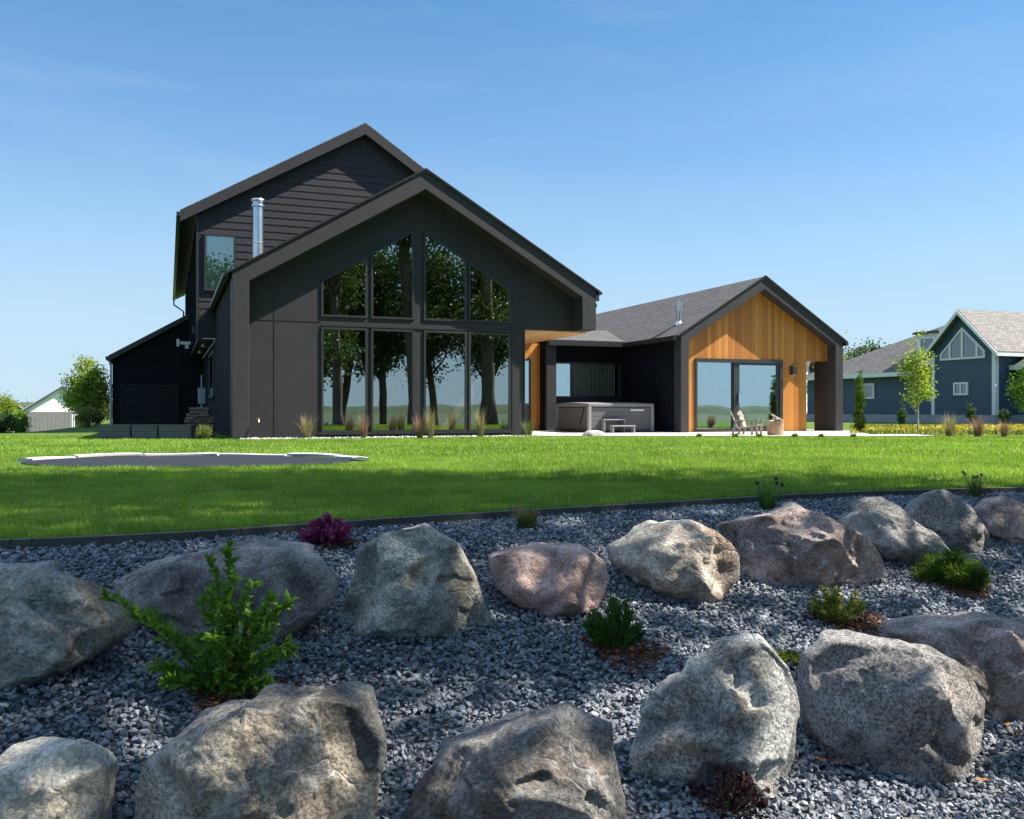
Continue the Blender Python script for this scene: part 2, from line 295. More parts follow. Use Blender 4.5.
rockmat('rock_pale', (0.312, 0.320, 0.284), (0.568, 0.554, 0.469), (0.185, 0.170, 0.142), (0.660, 0.660, 0.653), .6, .9, 7.7)
rockmat('rock_pink', (0.426, 0.270, 0.234), (0.653, 0.454, 0.398), (0.483, 0.369, 0.312), (0.660, 0.660, 0.653), .45, 1.0, 3.3)
rockmat('rock_tan', (0.314, 0.280, 0.233), (0.535, 0.489, 0.419), (0.385, 0.268, 0.221), (0.541, 0.541, 0.541), .55, 1.0, 9.1)
rockmat('rock_rose', (0.256, 0.199, 0.185), (0.511, 0.398, 0.369), (0.241, 0.213, 0.199), (0.660, 0.625, 0.596), .55, 1.0, 12.4)
rockmat('rock_grey', (0.227, 0.220, 0.213), (0.412, 0.391, 0.369), (0.312, 0.284, 0.256), (0.596, 0.582, 0.568), .5, 1.1, 15.2)
rockmat('rock_granite', (0.164, 0.159, 0.159), (0.290, 0.280, 0.275), (0.212, 0.193, 0.184), (0.405, 0.396, 0.386), .9, .7, 18.6)
rockmat('rock_blue', (0.270, 0.284, 0.284), (0.511, 0.518, 0.497), (0.355, 0.270, 0.199), (0.660, 0.660, 0.660), .75, .8, 22.9)
rockmat('rock_brown', (0.213, 0.185, 0.156), (0.440, 0.398, 0.334), (0.085, 0.085, 0.085), (0.660, 0.660, 0.639), .65, 1.0, 27.5)
rockmat('rock_dark', (0.135, 0.128, 0.121), (0.284, 0.270, 0.256), (0.170, 0.142, 0.121), (0.596, 0.596, 0.582), .6, 1.0, 31.3)
rockmat('rock_cream', (0.341, 0.320, 0.270), (0.596, 0.554, 0.469), (0.256, 0.256, 0.241), (0.660, 0.660, 0.660), .5, .9, 36.0)

# ------------------------------------------------------------------ helpers
def tag(o, label=None, cat=None, group=None, kind=None):
    if label: o['label'] = label
    if cat: o['category'] = cat
    if group: o['group'] = group
    if kind: o['kind'] = kind
    return o
def empty(name, loc, rz=0):
    o = bpy.data.objects.new(name, None); COL.objects.link(o); o.location = loc; o.rotation_euler = (0, 0, rz)
    o.empty_display_size = .2
    return o
def mesh_np(name, V, Fl, m, parent=None, tone=None, smooth=False, loc=None, nper=None):
    """V (n,3), Fl flat loops with nper verts per face"""
    me = bpy.data.meshes.new(name)
    V = np.asarray(V, np.float32); Fl = np.asarray(Fl, np.int32).ravel(); nf = len(Fl) // nper
    me.vertices.add(len(V)); me.vertices.foreach_set('co', V.ravel())
    me.loops.add(len(Fl)); me.loops.foreach_set('vertex_index', Fl)
    me.polygons.add(nf); me.polygons.foreach_set('loop_start', np.arange(nf, dtype=np.int32) * nper)
    me.polygons.foreach_set('loop_total', np.full(nf, nper, np.int32))
    me.polygons.foreach_set('use_smooth', np.full(nf, smooth, bool))
    me.update(calc_edges=True)
    if tone is not None:
        a = me.attributes.new('tone', 'FLOAT', 'POINT'); a.data.foreach_set('value', np.asarray(tone, np.float32))
    me.materials.append(MATS[m])
    o = bpy.data.objects.new(name, me); COL.objects.link(o)
    if parent: o.parent = parent
    if loc is not None: o.location = loc
    return o
class MB:
    def __init__(s): s.v = []; s.f = []; s.uv = {}
    def add(s, vs, fs):
        k = len(s.v); s.v += [tuple(x) for x in vs]; s.f += [tuple(i + k for i in f) for f in fs]; return s
    def box(s, x0, x1, y0, y1, z0, z1):
        return s.add([(x0, y0, z0), (x1, y0, z0), (x1, y1, z0), (x0, y1, z0), (x0, y0, z1), (x1, y0, z1), (x1, y1, z1), (x0, y1, z1)],
                     [(0, 3, 2, 1), (4, 5, 6, 7), (0, 1, 5, 4), (1, 2, 6, 5), (2, 3, 7, 6), (3, 0, 4, 7)])
    def obox(s, c, ax, ay, az):          # oriented box: centre and three half axes
        c, ax, ay, az = map(Vector, (c, ax, ay, az)); P = []
        for k in (-1, 1):
            for i, j in ((-1, -1), (1, -1), (1, 1), (-1, 1)): P.append(c + ax * i + ay * j + az * k)
        return s.add(P, [(0, 3, 2, 1), (4, 5, 6, 7), (0, 1, 5, 4), (1, 2, 6, 5), (2, 3, 7, 6), (3, 0, 4, 7)])
    def beam(s, p0, p1, wd, th, up=(0, 0, 1)):
        p0, p1 = Vector(p0), Vector(p1); d = (p1 - p0); x = d.normalized(); y = Vector(up).cross(x)
        if y.length < 1e-4: y = Vector((1, 0, 0)).cross(x)
        y.normalize(); z = x.cross(y)
        return s.obox((p0 + p1) / 2, d / 2, y * wd / 2, z * th / 2)
    def prism(s, poly, y0, y1):          # polygon in (x,z) extruded along y
        n = len(poly); vs = [(p[0], y0, p[1]) for p in poly] + [(p[0], y1, p[1]) for p in poly]
        return s.add(vs, [tuple(range(n)), tuple(range(2 * n - 1, n - 1, -1))] + [(i, i + n, (i + 1) % n + n, (i + 1) % n) for i in range(n)])
    def prism_x(s, poly, x0, x1):        # polygon in (y,z) extruded along x
        n = len(poly); vs = [(x0, p[0], p[1]) for p in poly] + [(x1, p[0], p[1]) for p in poly]
        return s.add(vs, [tuple(range(n)), tuple(range(2 * n - 1, n - 1, -1))] + [(i, i + n, (i + 1) % n + n, (i + 1) % n) for i in range(n)])
    def holed(s, loops, y0, y1):         # outer loop plus holes in (x,z), a slab from y0 to y1
        flat = [p for l in loops for p in l]; n = len(flat)
        tri = tessellate_polygon([[Vector((p[0], p[1], 0)) for p in l] for l in loops])
        vs = [(p[0], y0, p[1]) for p in flat] + [(p[0], y1, p[1]) for p in flat]
        fs = [tuple(t) for t in tri] + [tuple(i + n for i in reversed(t)) for t in tri]
        k = 0
        for l in loops:
            m_ = len(l)
            fs += [(k + i, k + i + n, k + (i + 1) % m_ + n, k + (i + 1) % m_) for i in range(m_)]; k += m_
        return s.add(vs, fs)
    def tube(s, pts, rs, n=10, cap=True):
        pts = [Vector(p) for p in pts]; k0 = len(s.v); rings = []
        for i, p in enumerate(pts):
            d = (pts[min(i + 1, len(pts) - 1)] - pts[max(i - 1, 0)]).normalized()
            a = d.cross(Vector((.13, .9, .21))); a.normalize(); b = d.cross(a)
            r = rs[i] if hasattr(rs, '__len__') else rs
            s.v += [tuple(p + a * r * math.cos(2 * math.pi * j / n) + b * r * math.sin(2 * math.pi * j / n)) for j in range(n)]
        for i in range(len(pts) - 1):
            for j in range(n):
                s.f.append((k0 + i * n + j, k0 + i * n + (j + 1) % n, k0 + (i + 1) * n + (j + 1) % n, k0 + (i + 1) * n + j))
        if cap:
            s.f.append(tuple(k0 + j for j in reversed(range(n)))); s.f.append(tuple(k0 + (len(pts) - 1) * n + j for j in range(n)))
        return s
    def lathe(s, prof, c=(0, 0, 0), n=24, jit=0):
        k0 = len(s.v)
        for r, z in prof:
            for j in range(n):
                a = 2 * math.pi * j / n; q = r * (1 + jit * math.sin(3 * a + 5 * z))
                s.v.append((c[0] + q * math.cos(a), c[1] + q * math.sin(a), c[2] + z))
        for i in range(len(prof) - 1):
            for j in range(n):
                s.f.append((k0 + i * n + j, k0 + i * n + (j + 1) % n, k0 + (i + 1) * n + (j + 1) % n, k0 + (i + 1) * n + j))
        s.f.append(tuple(k0 + j for j in reversed(range(n)))); s.f.append(tuple(k0 + (len(prof) - 1) * n + j for j in range(n)))
        return s
    def build(s, name, m, parent=None, loc=None, bevel=0, smooth=False, uv=None):
        me = bpy.data.meshes.new(name); me.from_pydata(s.v, [], s.f)
        bm = bmesh.new(); bm.from_mesh(me); bmesh.ops.recalc_face_normals(bm, faces=bm.faces)
        if bevel:
            bmesh.ops.remove_doubles(bm, verts=bm.verts, dist=1e-5)
            es = [e for e in bm.edges if len(e.link_faces) == 2 and e.calc_face_angle(0) > .5]
            bmesh.ops.bevel(bm, geom=es, offset=bevel, segments=2, affect='EDGES', profile=.6, clamp_overlap=True)
        if uv:
            L = bm.loops.layers.uv.new('UVMap')
            for f in bm.faces:
                for l in f.loops: l[L].uv = uv(l.vert.co, f.normal)
        bm.to_mesh(me); bm.free(); me.materials.append(MATS[m])
        if smooth:
            for p in me.polygons: p.use_smooth = True
        o = bpy.data.objects.new(name, me); COL.objects.link(o)
        if parent: o.parent = parent
        if loc is not None: o.location = loc
        return o
def roof_uv(co, n):                       # shingle courses run level
    n = n.normalized()
    if abs(n.z) > .999: return (co.x, co.y)
    h = Vector((-n.y, n.x, 0)).normalized(); sl = n.cross(h)
    return (co.dot(h), co.dot(sl))
def inset(poly, d):
    n = len(poly); A = sum(poly[i][0] * poly[(i + 1) % n][1] - poly[(i + 1) % n][0] * poly[i][1] for i in range(n))
    if A < 0: poly = poly[::-1]
    L = []
    for i in range(n):
        (x0, y0), (x1, y1) = poly[i], poly[(i + 1) % n]; l = math.hypot(x1 - x0, y1 - y0)
        nx, ny = -(y1 - y0) / l, (x1 - x0) / l; L.append((nx, ny, nx * x0 + ny * y0 + d))
    o = []
    for i in range(n):
        a, b = L[i - 1], L[i]; D = a[0] * b[1] - a[1] * b[0]
        o.append(((a[2] * b[1] - a[1] * b[2]) / D, (a[0] * b[2] - a[2] * b[0]) / D))
    return o
def window(parent, poly, y, fw=.055, dep=.09, gm='glass_big', fm='window_frame', mull=(), name='window', rz=None):
    """a frame ring in the (x,z) plane whose outer face is at y, its pane a child"""
    A = sum(poly[i][0] * poly[(i + 1) % len(poly)][1] - poly[(i + 1) % len(poly)][0] * poly[i][1] for i in range(len(poly)))
    if A < 0: poly = poly[::-1]
    inn = inset(poly, fw)
    f = MB().holed([poly, inn], y, y + dep)
    for (x0, x1, z0, z1) in mull: f.box(x0, x1, y + .004, y + dep - .004, z0, z1)
    fo = f.build(name, fm, parent)
    MB().prism(inset(poly, fw - .01), y + .035, y + .045).build('pane', gm, fo)
    return fo
def clip(poly, a, b, c):                  # keep a*x+b*z<=c
    o = []
    for i in range(len(poly)):
        p, q = poly[i], poly[(i + 1) % len(poly)]; fp = a * p[0] + b * p[1] - c; fq = a * q[0] + b * q[1] - c
        if fp <= 0: o.append(p)
        if (fp < 0 < fq) or (fq < 0 < fp):
            t = fp / (fp - fq); o.append((p[0] + t * (q[0] - p[0]), p[1] + t * (q[1] - p[1])))
    return o
def lap(poly, y, step=.2, lip=.022, mb=None):
    """horizontal lapped boards over a convex (x,z) outline, facing -y"""
    mb = mb or MB(); zs = [p[1] for p in poly]; z = min(zs)
    n = len(poly); ctr = (sum(p[0] for p in poly) / n, sum(p[1] for p in poly) / n)
    while z < max(zs) - 1e-3:
        q = clip(clip(poly, 0, 1, z + step), 0, -1, -z)
        if len(q) >= 3:
            m_ = len(q); fr = [(p[0], y - lip * (1 - (p[1] - z) / step) - .004, p[1]) for p in q]; bk = [(p[0], y + .02, p[1]) for p in q]
            mb.add(fr + bk, [tuple(range(m_))] + [(i, i + m_, (i + 1) % m_ + m_, (i + 1) % m_) for i in range(m_)])
        z += step
    return mb
def vnoise(P, seed=0):                    # smooth lattice noise, -1..1
    P = np.asarray(P, np.float64); i = np.floor(P).astype(np.int64); f = P - i; f = f * f * (3 - 2 * f); r = 0
    def h(a, b, c):
        n = (a * 374761393 + b * 668265263 + c * 2147483647 + seed * 974711) & 0xffffffff
        n = ((n ^ (n >> 13)) * 1274126177) & 0xffffffff; n = (n ^ (n >> 16)) & 0xffffffff
        return n / 2147483648.0 - 1
    for dx in (0, 1):
        wx = f[:, 0] if dx else 1 - f[:, 0]
        for dy in (0, 1):
            wy = f[:, 1] if dy else 1 - f[:, 1]
            for dz in (0, 1):
                wz = f[:, 2] if dz else 1 - f[:, 2]
                r = r + wx * wy * wz * h(i[:, 0] + dx, i[:, 1] + dy, i[:, 2] + dz)
    return r
def fbm(P, o=4, seed=0):
    a, s, r = 1.0, 1.0, 0
    for k in range(o): r = r + a * vnoise(P * s, seed + k * 17); a *= .5; s *= 2.03
    return r

# ------------------------------------------------------------------ terrain
EX = [-60, -12, -3.0, -2.49, -1.96, -1.41, -.79, 0, .7, 1.59, 2.61, 3.36, 4.22, 5.06, 12, 60]
EY = [-6, 2.4, 5.26, 5.42, 5.64, 5.98, 6.36, 6.79, 7.14, 7.6, 8.14, 8.43, 8.64, 8.86, 10.2, 16]
def edge(x): return np.interp(x, EX, EY)
def sst(a, b, x):
    t = np.clip((x - a) / (b - a), 0, 1); return t * t * (3 - 2 * t)
def bed_z(x, y):
    wv = np.maximum(0, (edge(x) - y) * .93)
    z = -.035 - .11 * np.minimum(wv, .45) - .2 * np.clip(wv - .45, 0, 7)
    return z + .022 * np.sin(x * 2.1 + 1) * np.sin(y * 1.7) * np.clip(wv, 0, 1)
def lawn_z(x, y):
    fall = sst(0, 9, -(np.asarray(x) + .43 * np.asarray(y)) + .2) * sst(24, 40, np.asarray(y)) 
    z = -fall * .029 * np.maximum(0, np.asarray(y) - 26)
    return z - .0 * np.asarray(x)
def gz(x, y):
    return float(bed_z(np.array(x), np.array(y))) if y < edge(x) - .04 else float(lawn_z(x, y))
def gp(px, py):                            # the point of the ground seen at that pixel
    a, b = (px - CX) / F, (py - HY) / F; y = 1.0; prev = None
    while y < 200:
        if CAMH - b * y - gz(a * y, y) <= 0: break
        y += .02
    return Vector((a * y, y, gz(a * y, y)))
def grid_mesh(name, xs, ts, zf, m, off):
    X, T = np.meshgrid(xs, ts); Y = edge(X) * off(T) + T; Z = zf(X, Y)
    V = np.stack([X, Y, Z], -1).reshape(-1, 3); nx, ny = len(xs), len(ts)
    i = np.arange(nx - 1)[None, :] + np.arange(ny - 1)[:, None] * nx
    Fq = np.stack([i, i + 1, i + 1 + nx, i + nx], -1).reshape(-1, 4)
    return mesh_np(name, V, Fq, m, nper=4, smooth=True)
xs = np.concatenate([[-1500, -700, -400, -250], np.linspace(-160, -31, 44), np.linspace(-30, 30, 161), np.linspace(31, 160, 44), [250, 400, 700, 1500]])
ts = np.concatenate([[0, .05], np.linspace(.2, 40, 130), np.linspace(42, 140, 40), [180, 250, 400, 700, 1500]])
tag(grid_mesh('lawn', xs, ts, lambda x, y: lawn_z(x, y), 'lawn_ground', lambda t: 1 - sst(20, 60, t)), kind='structure')
xb = np.concatenate([[-1500, -400, -100, -40], np.linspace(-20, 20, 201), [40, 100, 400, 1500]])
tb = np.concatenate([np.linspace(-9, -.02, 120), [0]])
tag(grid_mesh('gravel_bed', xb, tb, lambda x, y: bed_z(x, y) - .012, 'bed_soil', lambda t: 1 + 0 * t), kind='structure')
tf = np.array([-1500, -700, -300, -150, -80, -40, -20, -12, -9.0])
tag(grid_mesh('field', xb, tf, lambda x, y: -1.72 - .012 * np.clip(-y - 5, 0, 60), 'field_green', lambda t: 1 + 0 * t), kind='structure')
# low hills round the horizon
na = 360; A = np.linspace(0, 2 * math.pi, na, endpoint=False); V = []; Fq = []
for k, (rad, hh) in enumerate([(620, -8), (660, .55), (720, 1.0), (900, .8), (1000, -8)]):
    base = 9 + 4 * fbm(np.stack([np.cos(A) * 3, np.sin(A) * 3, 0 * A], -1), 3, 5) + 1.6 * fbm(np.stack([np.cos(A) * 40, np.sin(A) * 40, 0 * A], -1), 3, 9)
    base = base * np.where(np.sin(A) < .1, .62, 1)
    V.append(np.stack([rad * np.cos(A), rad * np.sin(A), (base * hh if hh > 0 else np.full(na, hh)) - 1.5], -1))
i = np.arange(na)
for k in range(4): Fq.append(np.stack([i + k * na, (i + 1) % na + k * na, (i + 1) % na + (k + 1) * na, i + (k + 1) * na], -1))
tag(mesh_np('hills', np.concatenate(V), np.concatenate(Fq), 'hill_green', nper=4, smooth=True), kind='structure')

# ------------------------------------------------------------------ the house (local axes: x along the facade, y into the house)
TH = R(21); HO = Vector(((232 - CX) / F * F * CAMH / 30, F * CAMH / 30, 0))
cT, sT = math.cos(TH), math.sin(TH)
def HW(u, v, z=0): return Vector((HO.x + cT * u - sT * v, HO.y + sT * u + cT * v, z))
def toH(x, y):
    dx, dy = x - HO.x, y - HO.y; return cT * dx + sT * dy, -sT * dx + cT * dy
house = tag(empty('modern_house', HO, TH), 'black modern house with tall glazed gable, cedar fronted wing and metal flue pipe', 'house')
def hb(mb, name, m, **k): return mb.build(name, m, house, **k)

# great room
W, RI, EV, AP = 10.52, 5.2, 4.4, 7.47
sl = (AP - EV) / RI; sr = (AP - EV) / (W - RI); RT = .49
fr = [(0, 0), (0, EV), (RI, AP), (W, EV), (W, 3.19), (W - .46, 3.19), (W - .46, EV + .46 * sr - RT), (RI, AP - RT), (.43, EV + .43 * sl - RT), (.43, 0)]
hb(MB().holed([fr[::-1]], 0, .6), 'gable_frame', 'charcoal_frame', bevel=.012)
def top_l(u): return EV + u * sl - RT
lowz0, lowz1, upz0 = .16, 3.07, 3.36
cols = [(2.39, 3.68), (3.78, 5.03), (5.31, 6.61), (6.66, 7.98)]
def uz(u): return (6.02 - .592 * abs(u - 5.17))
ups = [[(a, upz0), (b, upz0), (b, uz(b)), (a, uz(a))] for a, b in cols]
lows = [[(a, lowz0), (b, lowz0), (b, lowz1), (a, lowz1)] for a, b in cols]
wl = [(.40, 0), (8.44, 0), (8.44, 3.19), (W - .44, 3.19), (W - .44, EV + .44 * sr - RT + .02), (RI, AP - RT + .02), (.40, EV + .4 * sl - RT + .02)]
hb(MB().holed([wl] + ups + lows, .6, .8), 'wall', 'charcoal_panel')
for (a, b, c, d) in [(1.12, 1.14, 0, 4.55), (.44, 2.37, 3.2, 3.214), (8.0, 8.42, 3.2, 3.214)]: hb(MB().box(a, b, .592, .599, c, d), 'panel_joint', 'black_metal')
hb(MB().box(8.40, 8.44, .58, .599, 0, 3.18), 'corner_trim', 'black_metal'); hb(MB().box(8.02, 8.05, .585, .599, 0, 3.18), 'corner_trim', 'black_metal')
for p in ups + lows: window(house, p, .565, .058, .13)
hb(MB().box(2.3, 8.05, .55, .595, .10, .155), 'window_sill', 'window_frame'); hb(MB().box(2.39, 8.0, .575, .595, 3.1, 3.14), 'window_ledge', 'window_frame')
# great room side walls, interior and roof
hb(MB().prism_x([(.6, 0), (8.99, 0), (8.99, EV - .1), (.6, EV - .1)], 0.002, .2), 'wall', 'black_siding')
hb(MB().box(8.30, 8.44, .8, 5.0, 0, 3.19).box(W - .2, W - .002, .6, 8.99, 3.22, EV - .1), 'wall', 'black_siding')
hb(MB().box(.2, 8.3, .8, 8.9, .01, .06), 'floor', 'interior_floor')
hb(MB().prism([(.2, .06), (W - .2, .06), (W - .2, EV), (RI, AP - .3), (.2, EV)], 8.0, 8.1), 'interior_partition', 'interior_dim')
c_ = MB().prism([(.2, EV - .12), (RI, AP - .2), (W - .2, EV - .12), (W - .2, EV - .17), (RI, AP - .25), (.2, EV - .17)], .82, 8.0)
hb(c_, 'ceiling', 'cedar_soffit')
st = MB()
for k in range(13): st.box(3.1 + k * .2, 3.45 + k * .2, 5.8, 6.9, .12 + k * .21, .17 + k * .21)
st.beam((3.0, 5.75, .1), (5.9, 5.75, 3.1), .06, .3).beam((3.0, 5.75, 1.1), (5.9, 5.75, 4.1), .05, .05)
hb(st, 'staircase', 'black_metal')
def gable_roof(u0, ur, u1, ze, za, v0, v1, m='shingle_dark', th=.05, name='roof', par=None):
    par = par or house
    MB().prism([(u0, ze), (ur, za), (u1, ze), (u1, ze + th), (ur, za + th * 1.15), (u0, ze + th)], v0, v1).build(name, m, par, uv=roof_uv)
gable_roof(-.1, RI, W + .1, EV - .058 + .004, AP + .004, -.03, 9.0)
g = MB()
g.prism([(-.13, EV - .08), (RI, AP + .055), (W + .13, EV - .08), (W + .13, EV - .03), (RI, AP + .1), (-.13, EV - .03)], -.055, -.03)
hb(g, 'roof_edge', 'black_metal')
for (u, ve) in ((-.16, 8.98), (W + .16, 8.98)):
    s_ = 1 if u > 0 else -1
    hb(MB().prism([(u - s_ * .06, EV - .16), (u + s_ * .06, EV - .12), (u + s_ * .06, EV - .04), (u - s_ * .06, EV - .04)], .02, ve), 'gutter', 'black_metal')
hb(MB().box(W + .02, W + .12, .03, .1, EV - .32, EV - .14).box(W + .003, W + .09, .12, .2, EV - .5, EV - .4), 'gutter_bracket', 'black_metal')
# soffit of the recessed corner, its back wall and door
hb(MB().box(8.44, W - .46, .61, 5.0, 3.15, 3.188), 'soffit', 'cedar_soffit'); hb(MB().box(W - .46, W, .61, 5.0, 3.15, 3.188), 'soffit', 'cedar_soffit')
hb(MB().box(10.42, 10.78, 5.0, 5.15, .05, 3.14), 'wall', 'cedar')
window(house, [(9.4, .06), (10.42, .06), (10.42, 2.58), (9.4, 2.58)], 4.96, .06, .12, 'glass_door', name='door')
hb(MB().box(8.44, 10.42, 5.0, 5.15, 2.58, 3.14).box(8.44, 9.4, 5.0, 5.15, .05, 2.58), 'wall', 'cedar')
hb(MB().box(10.78, 10.86, 4.7, 5.15, .05, 3.2), 'wall', 'black_siding')
# tall block behind
VT = 9.0; TE, TA, TR = 7.66, 11.39, 5.3; TL, TRt = -1.16, 10.95; tsl = (TA - TE) / (TR - TL)
gp_ = [(-.58, 3.32), (10.3, 3.32), (10.3, TE + .65 * .66 - .3), (TR, TA - .3), (-.58, TE + .58 * tsl - .3)]
hb(lap(gp_, VT, .26, .017), 'wall', 'lap_siding')
hb(MB().prism(gp_, VT + .021, VT + .2), 'wall', 'black_siding')
hb(MB().prism_x([(VT + .2, 3.32), (33, 3.32), (33, TE - .05), (VT + .2, TE - .05)], -.58, -.4), 'wall', 'black_siding')
bt = MB()
for k in range(40): bt.box(-.615, -.582, VT + .3 + k * .55, VT + .36 + k * .55, 3.33, TE - .06)
hb(bt, 'batten', 'black_siding')
hb(MB().box(-.62, -.54, VT - .045, VT + .1, 3.3, TE + .15), 'corner_board', 'black_metal')
hb(MB().box(-.58, .0, VT, 33, 3.25, 3.3), 'soffit', 'black_metal')
hb(MB().prism_x([(VT, 0), (33, 0), (33, 3.25), (VT, 3.25)], .004, .2), 'wall', 'black_siding')
hb(MB().prism_x([(VT, 3.3), (33, 3.3), (33, TE), (VT, TE)], 10.1, 10.3), 'wall', 'black_siding')
FV = VT - .36
gable_roof(TL, TR, TRt, TE - .01, TA, FV + .002, 34, name='roof')
rk = MB().holed([[(TL, TE - .36), (TL, TE - .02), (TR, TA - .014), (TRt, TE - .02), (TRt, TE - .36), (TR, TA - .37)][::-1]], FV, FV + .06)
hb(rk, 'fascia', 'charcoal_panel')
hb(MB().prism([(TL + .04, TE - .1), (TR, TA - .1), (TRt - .04, TE - .1), (TRt - .04, TE - .15), (TR, TA - .15), (TL + .04, TE - .15)], FV + .06, VT + .01)
   .prism([(TL + .02, TE - .1), (-.58, TE + .2), (-.58, TE + .13), (TL + .02, TE - .17)], VT + .01, 34), 'soffit', 'charcoal_panel')
hb(MB().box(TL - .12, TL + .01, FV, 34, TE - .18, TE - .03), 'gutter', 'black_metal')
hb(MB().tube([(TL - .05, 33.8, TE - .18), (TL - .05, 33.8, TE - .5), (-.66, 33.6, TE - .9), (-.66, 33.6, 3)], .05, 8), 'downspout', 'black_metal')
window(house, [(-.36, 4.98), (.7, 4.98), (.7, 7.0), (-.36, 7.0)], VT - .085, .075, .1, 'glass_dim')
hb(MB().box(-.3, .64, VT - .035, VT - .028, 5.05, 6.93), 'roller_blind', 'blind_green')
for v in (11.5, 15.5):
    lo = hb(MB().tube([(-.3, v, 3.25), (-.3, v, 3.17)], .07, 12), 'ceiling_lamp', 'white_metal')
sp = hb(MB().box(-.72, -.62, VT + 1.0, VT + 1.2, 3.55, 3.8), 'wall_lamp', 'black_metal')
sp2 = MB().box(-1.12, -.64, 16.9, 17.05, 3.62, 3.74).box(-1.2, -1.1, 16.85, 17.1, 3.52, 3.84).box(-.86, -.72, 16.92, 17.03, 3.45, 3.62)
hb(sp2, 'floodlight', 'white_metal')
# flue pipe through the great room roof
fl = hb(MB().tube([(1.34, 7.6, 5.0), (1.34, 7.6, 7.95)], .18, 20), 'flue_pipe', 'steel', smooth=False)
MB().lathe([(.19, 0), (.23, .02), (.23, .07), (.19, .09), (.19, .18), (.24, .2), (.25, .24), (.23, .28), (.14, .31)], (1.34, 7.6, 7.75)).build('flue_cap', 'steel', fl)
MB().lathe([(.26, 0), (.2, .12), (.15, .16)], (1.34, 7.6, 5.2)).build('flue_collar', 'steel', fl)
MB().lathe([(.182, 0), (.19, .01), (.19, .05), (.182, .06)], (1.34, 7.6, 6.5)).build('pipe_band', 'steel', fl)
# side window, meter, tap
f = MB(); f.box(-.05, .01, 9.6, 13.2, 1.25, 1.32).box(-.05, .01, 9.6, 13.2, 2.85, 2.92).box(-.05, .01, 9.6, 9.75, 1.32, 2.85).box(-.05, .01, 13.05, 13.2, 1.32, 2.85)
fo = hb(f, 'window', 'window_frame'); MB().box(-.02, -.01, 9.75, 13.05, 1.32, 2.85).build('pane', 'glass_far', fo)
me_ = hb(MB().box(-.32, -.02, 17.0, 17.35, 1.05, 1.75), 'meter_box', 'meter_grey', bevel=.02)
MB().tube([(-.17, 17.18, 0), (-.17, 17.18, 1.05)], .05, 8).build('conduit', 'meter_grey', me_); MB().tube([(-.17, 17.18, 1.75), (-.17, 17.18, 2.3)], .035, 8).build('conduit', 'meter_grey', me_)
tp = hb(MB().tube([(.66, .0, .52), (.66, -.09, .52), (.66, -.12, .46)], .022, 10), 'tap', 'brass')
MB().tube([(.66, -.06, .54), (.66, -.06, .58)], .035, 10).build('handle', 'brass', tp)
# garage wing
GV = 21.0; GE = 3.19; gs = .59; GU = -3.95
hb(MB().prism([(GU, -.6), (-.002, -.6), (-.002, GE + 3.2 * gs), (-.7, GE + 3.2 * gs), (GU, GE - .05)], GV, GV + .2), 'wall', 'black_siding')
hb(MB().box(GU, GU + .2, GV + .2, 32, -1.2, GE - .02), 'wall', 'black_siding')
hb(MB().prism([(GU - .15, GE - .1), (-.5, GE + 3.45 * gs - .0), (-.5, GE + 3.45 * gs + .16), (GU - .15, GE + .08)], GV - .2, GV + 11.2), 'roof', 'shingle_dark', uv=roof_uv)
hb(MB().prism([(GU - .16, GE - .16), (-.62, GE + 3.33 * gs - .04), (-.62, GE + 3.33 * gs + .2), (GU - .16, GE + .1)], GV - .26, GV - .2), 'fascia', 'black_metal')
hb(MB().box(GU - .28, GU - .15, GV - .26, 32, GE - .08, GE + .06), 'gutter', 'black_metal')
hb(MB().tube([(GU - .12, GV - .1, GE - .1), (GU - .06, GV - .08, GE - .4), (GU - .06, GV - .08, 0)], .05, 8), 'downspout', 'meter_grey')
gd = MB()
for k in range(4): gd.box(-3.5, -1.2, GV - .03, GV + .01, .02 + k * .46, .02 + k * .46 + .445)
hb(gd, 'garage_door', 'garage_panel')
hb(MB().box(-3.62, -3.5, GV - .06, GV + .01, 0, 1.98).box(-1.2, -1.08, GV - .06, GV + .01, 0, 1.98).box(-3.5, -1.2, GV - .06, GV + .01, 1.87, 1.98), 'door_frame', 'garage_panel')
# breezeway
BV = 5.0; BE = 3.2
hb(lap([(10.86, .05), (14.0, .05), (14.0, 1.22), (10.86, 1.22)], BV, .2, .025), 'wall', 'lap_siding')
hb(lap([(10.86, 2.5), (14.0, 2.5), (14.0, 3.16), (10.86, 3.16)], BV, .16, .022), 'wall', 'black_siding')
hb(MB().box(10.86, 14.0, BV + .02, BV + .2, .05, 1.22).box(10.86, 14.0, BV + .02, BV + .2, 2.5, 3.16), 'wall', 'black_siding')
hb(MB().box(10.84, 11.22, 4.55, 4.97, .05, 3.12), 'column', 'charcoal_panel', bevel=.01)
for a, b in ((11.0, 12.03), (12.03, 14.0)):
    window(house, [(a, 1.22), (b, 1.22), (b, 2.5), (a, 2.5)], BV - .03, .06, .1, 'glass_door' if a < 11.5 else 'glass_dim')
cu = MB()
for k in range(34): cu.box(12.1 + k * .054, 12.14 + k * .054, BV + .28 + .03 * (k % 2), BV + .3 + .03 * (k % 2), 1.1, 2.6)
hb(cu, 'curtain', 'interior_wall')
hb(MB().box(10.5, 14.0, BV + 2.6, BV + 2.7, .05, 3.1), 'interior_partition', 'interior_wall')
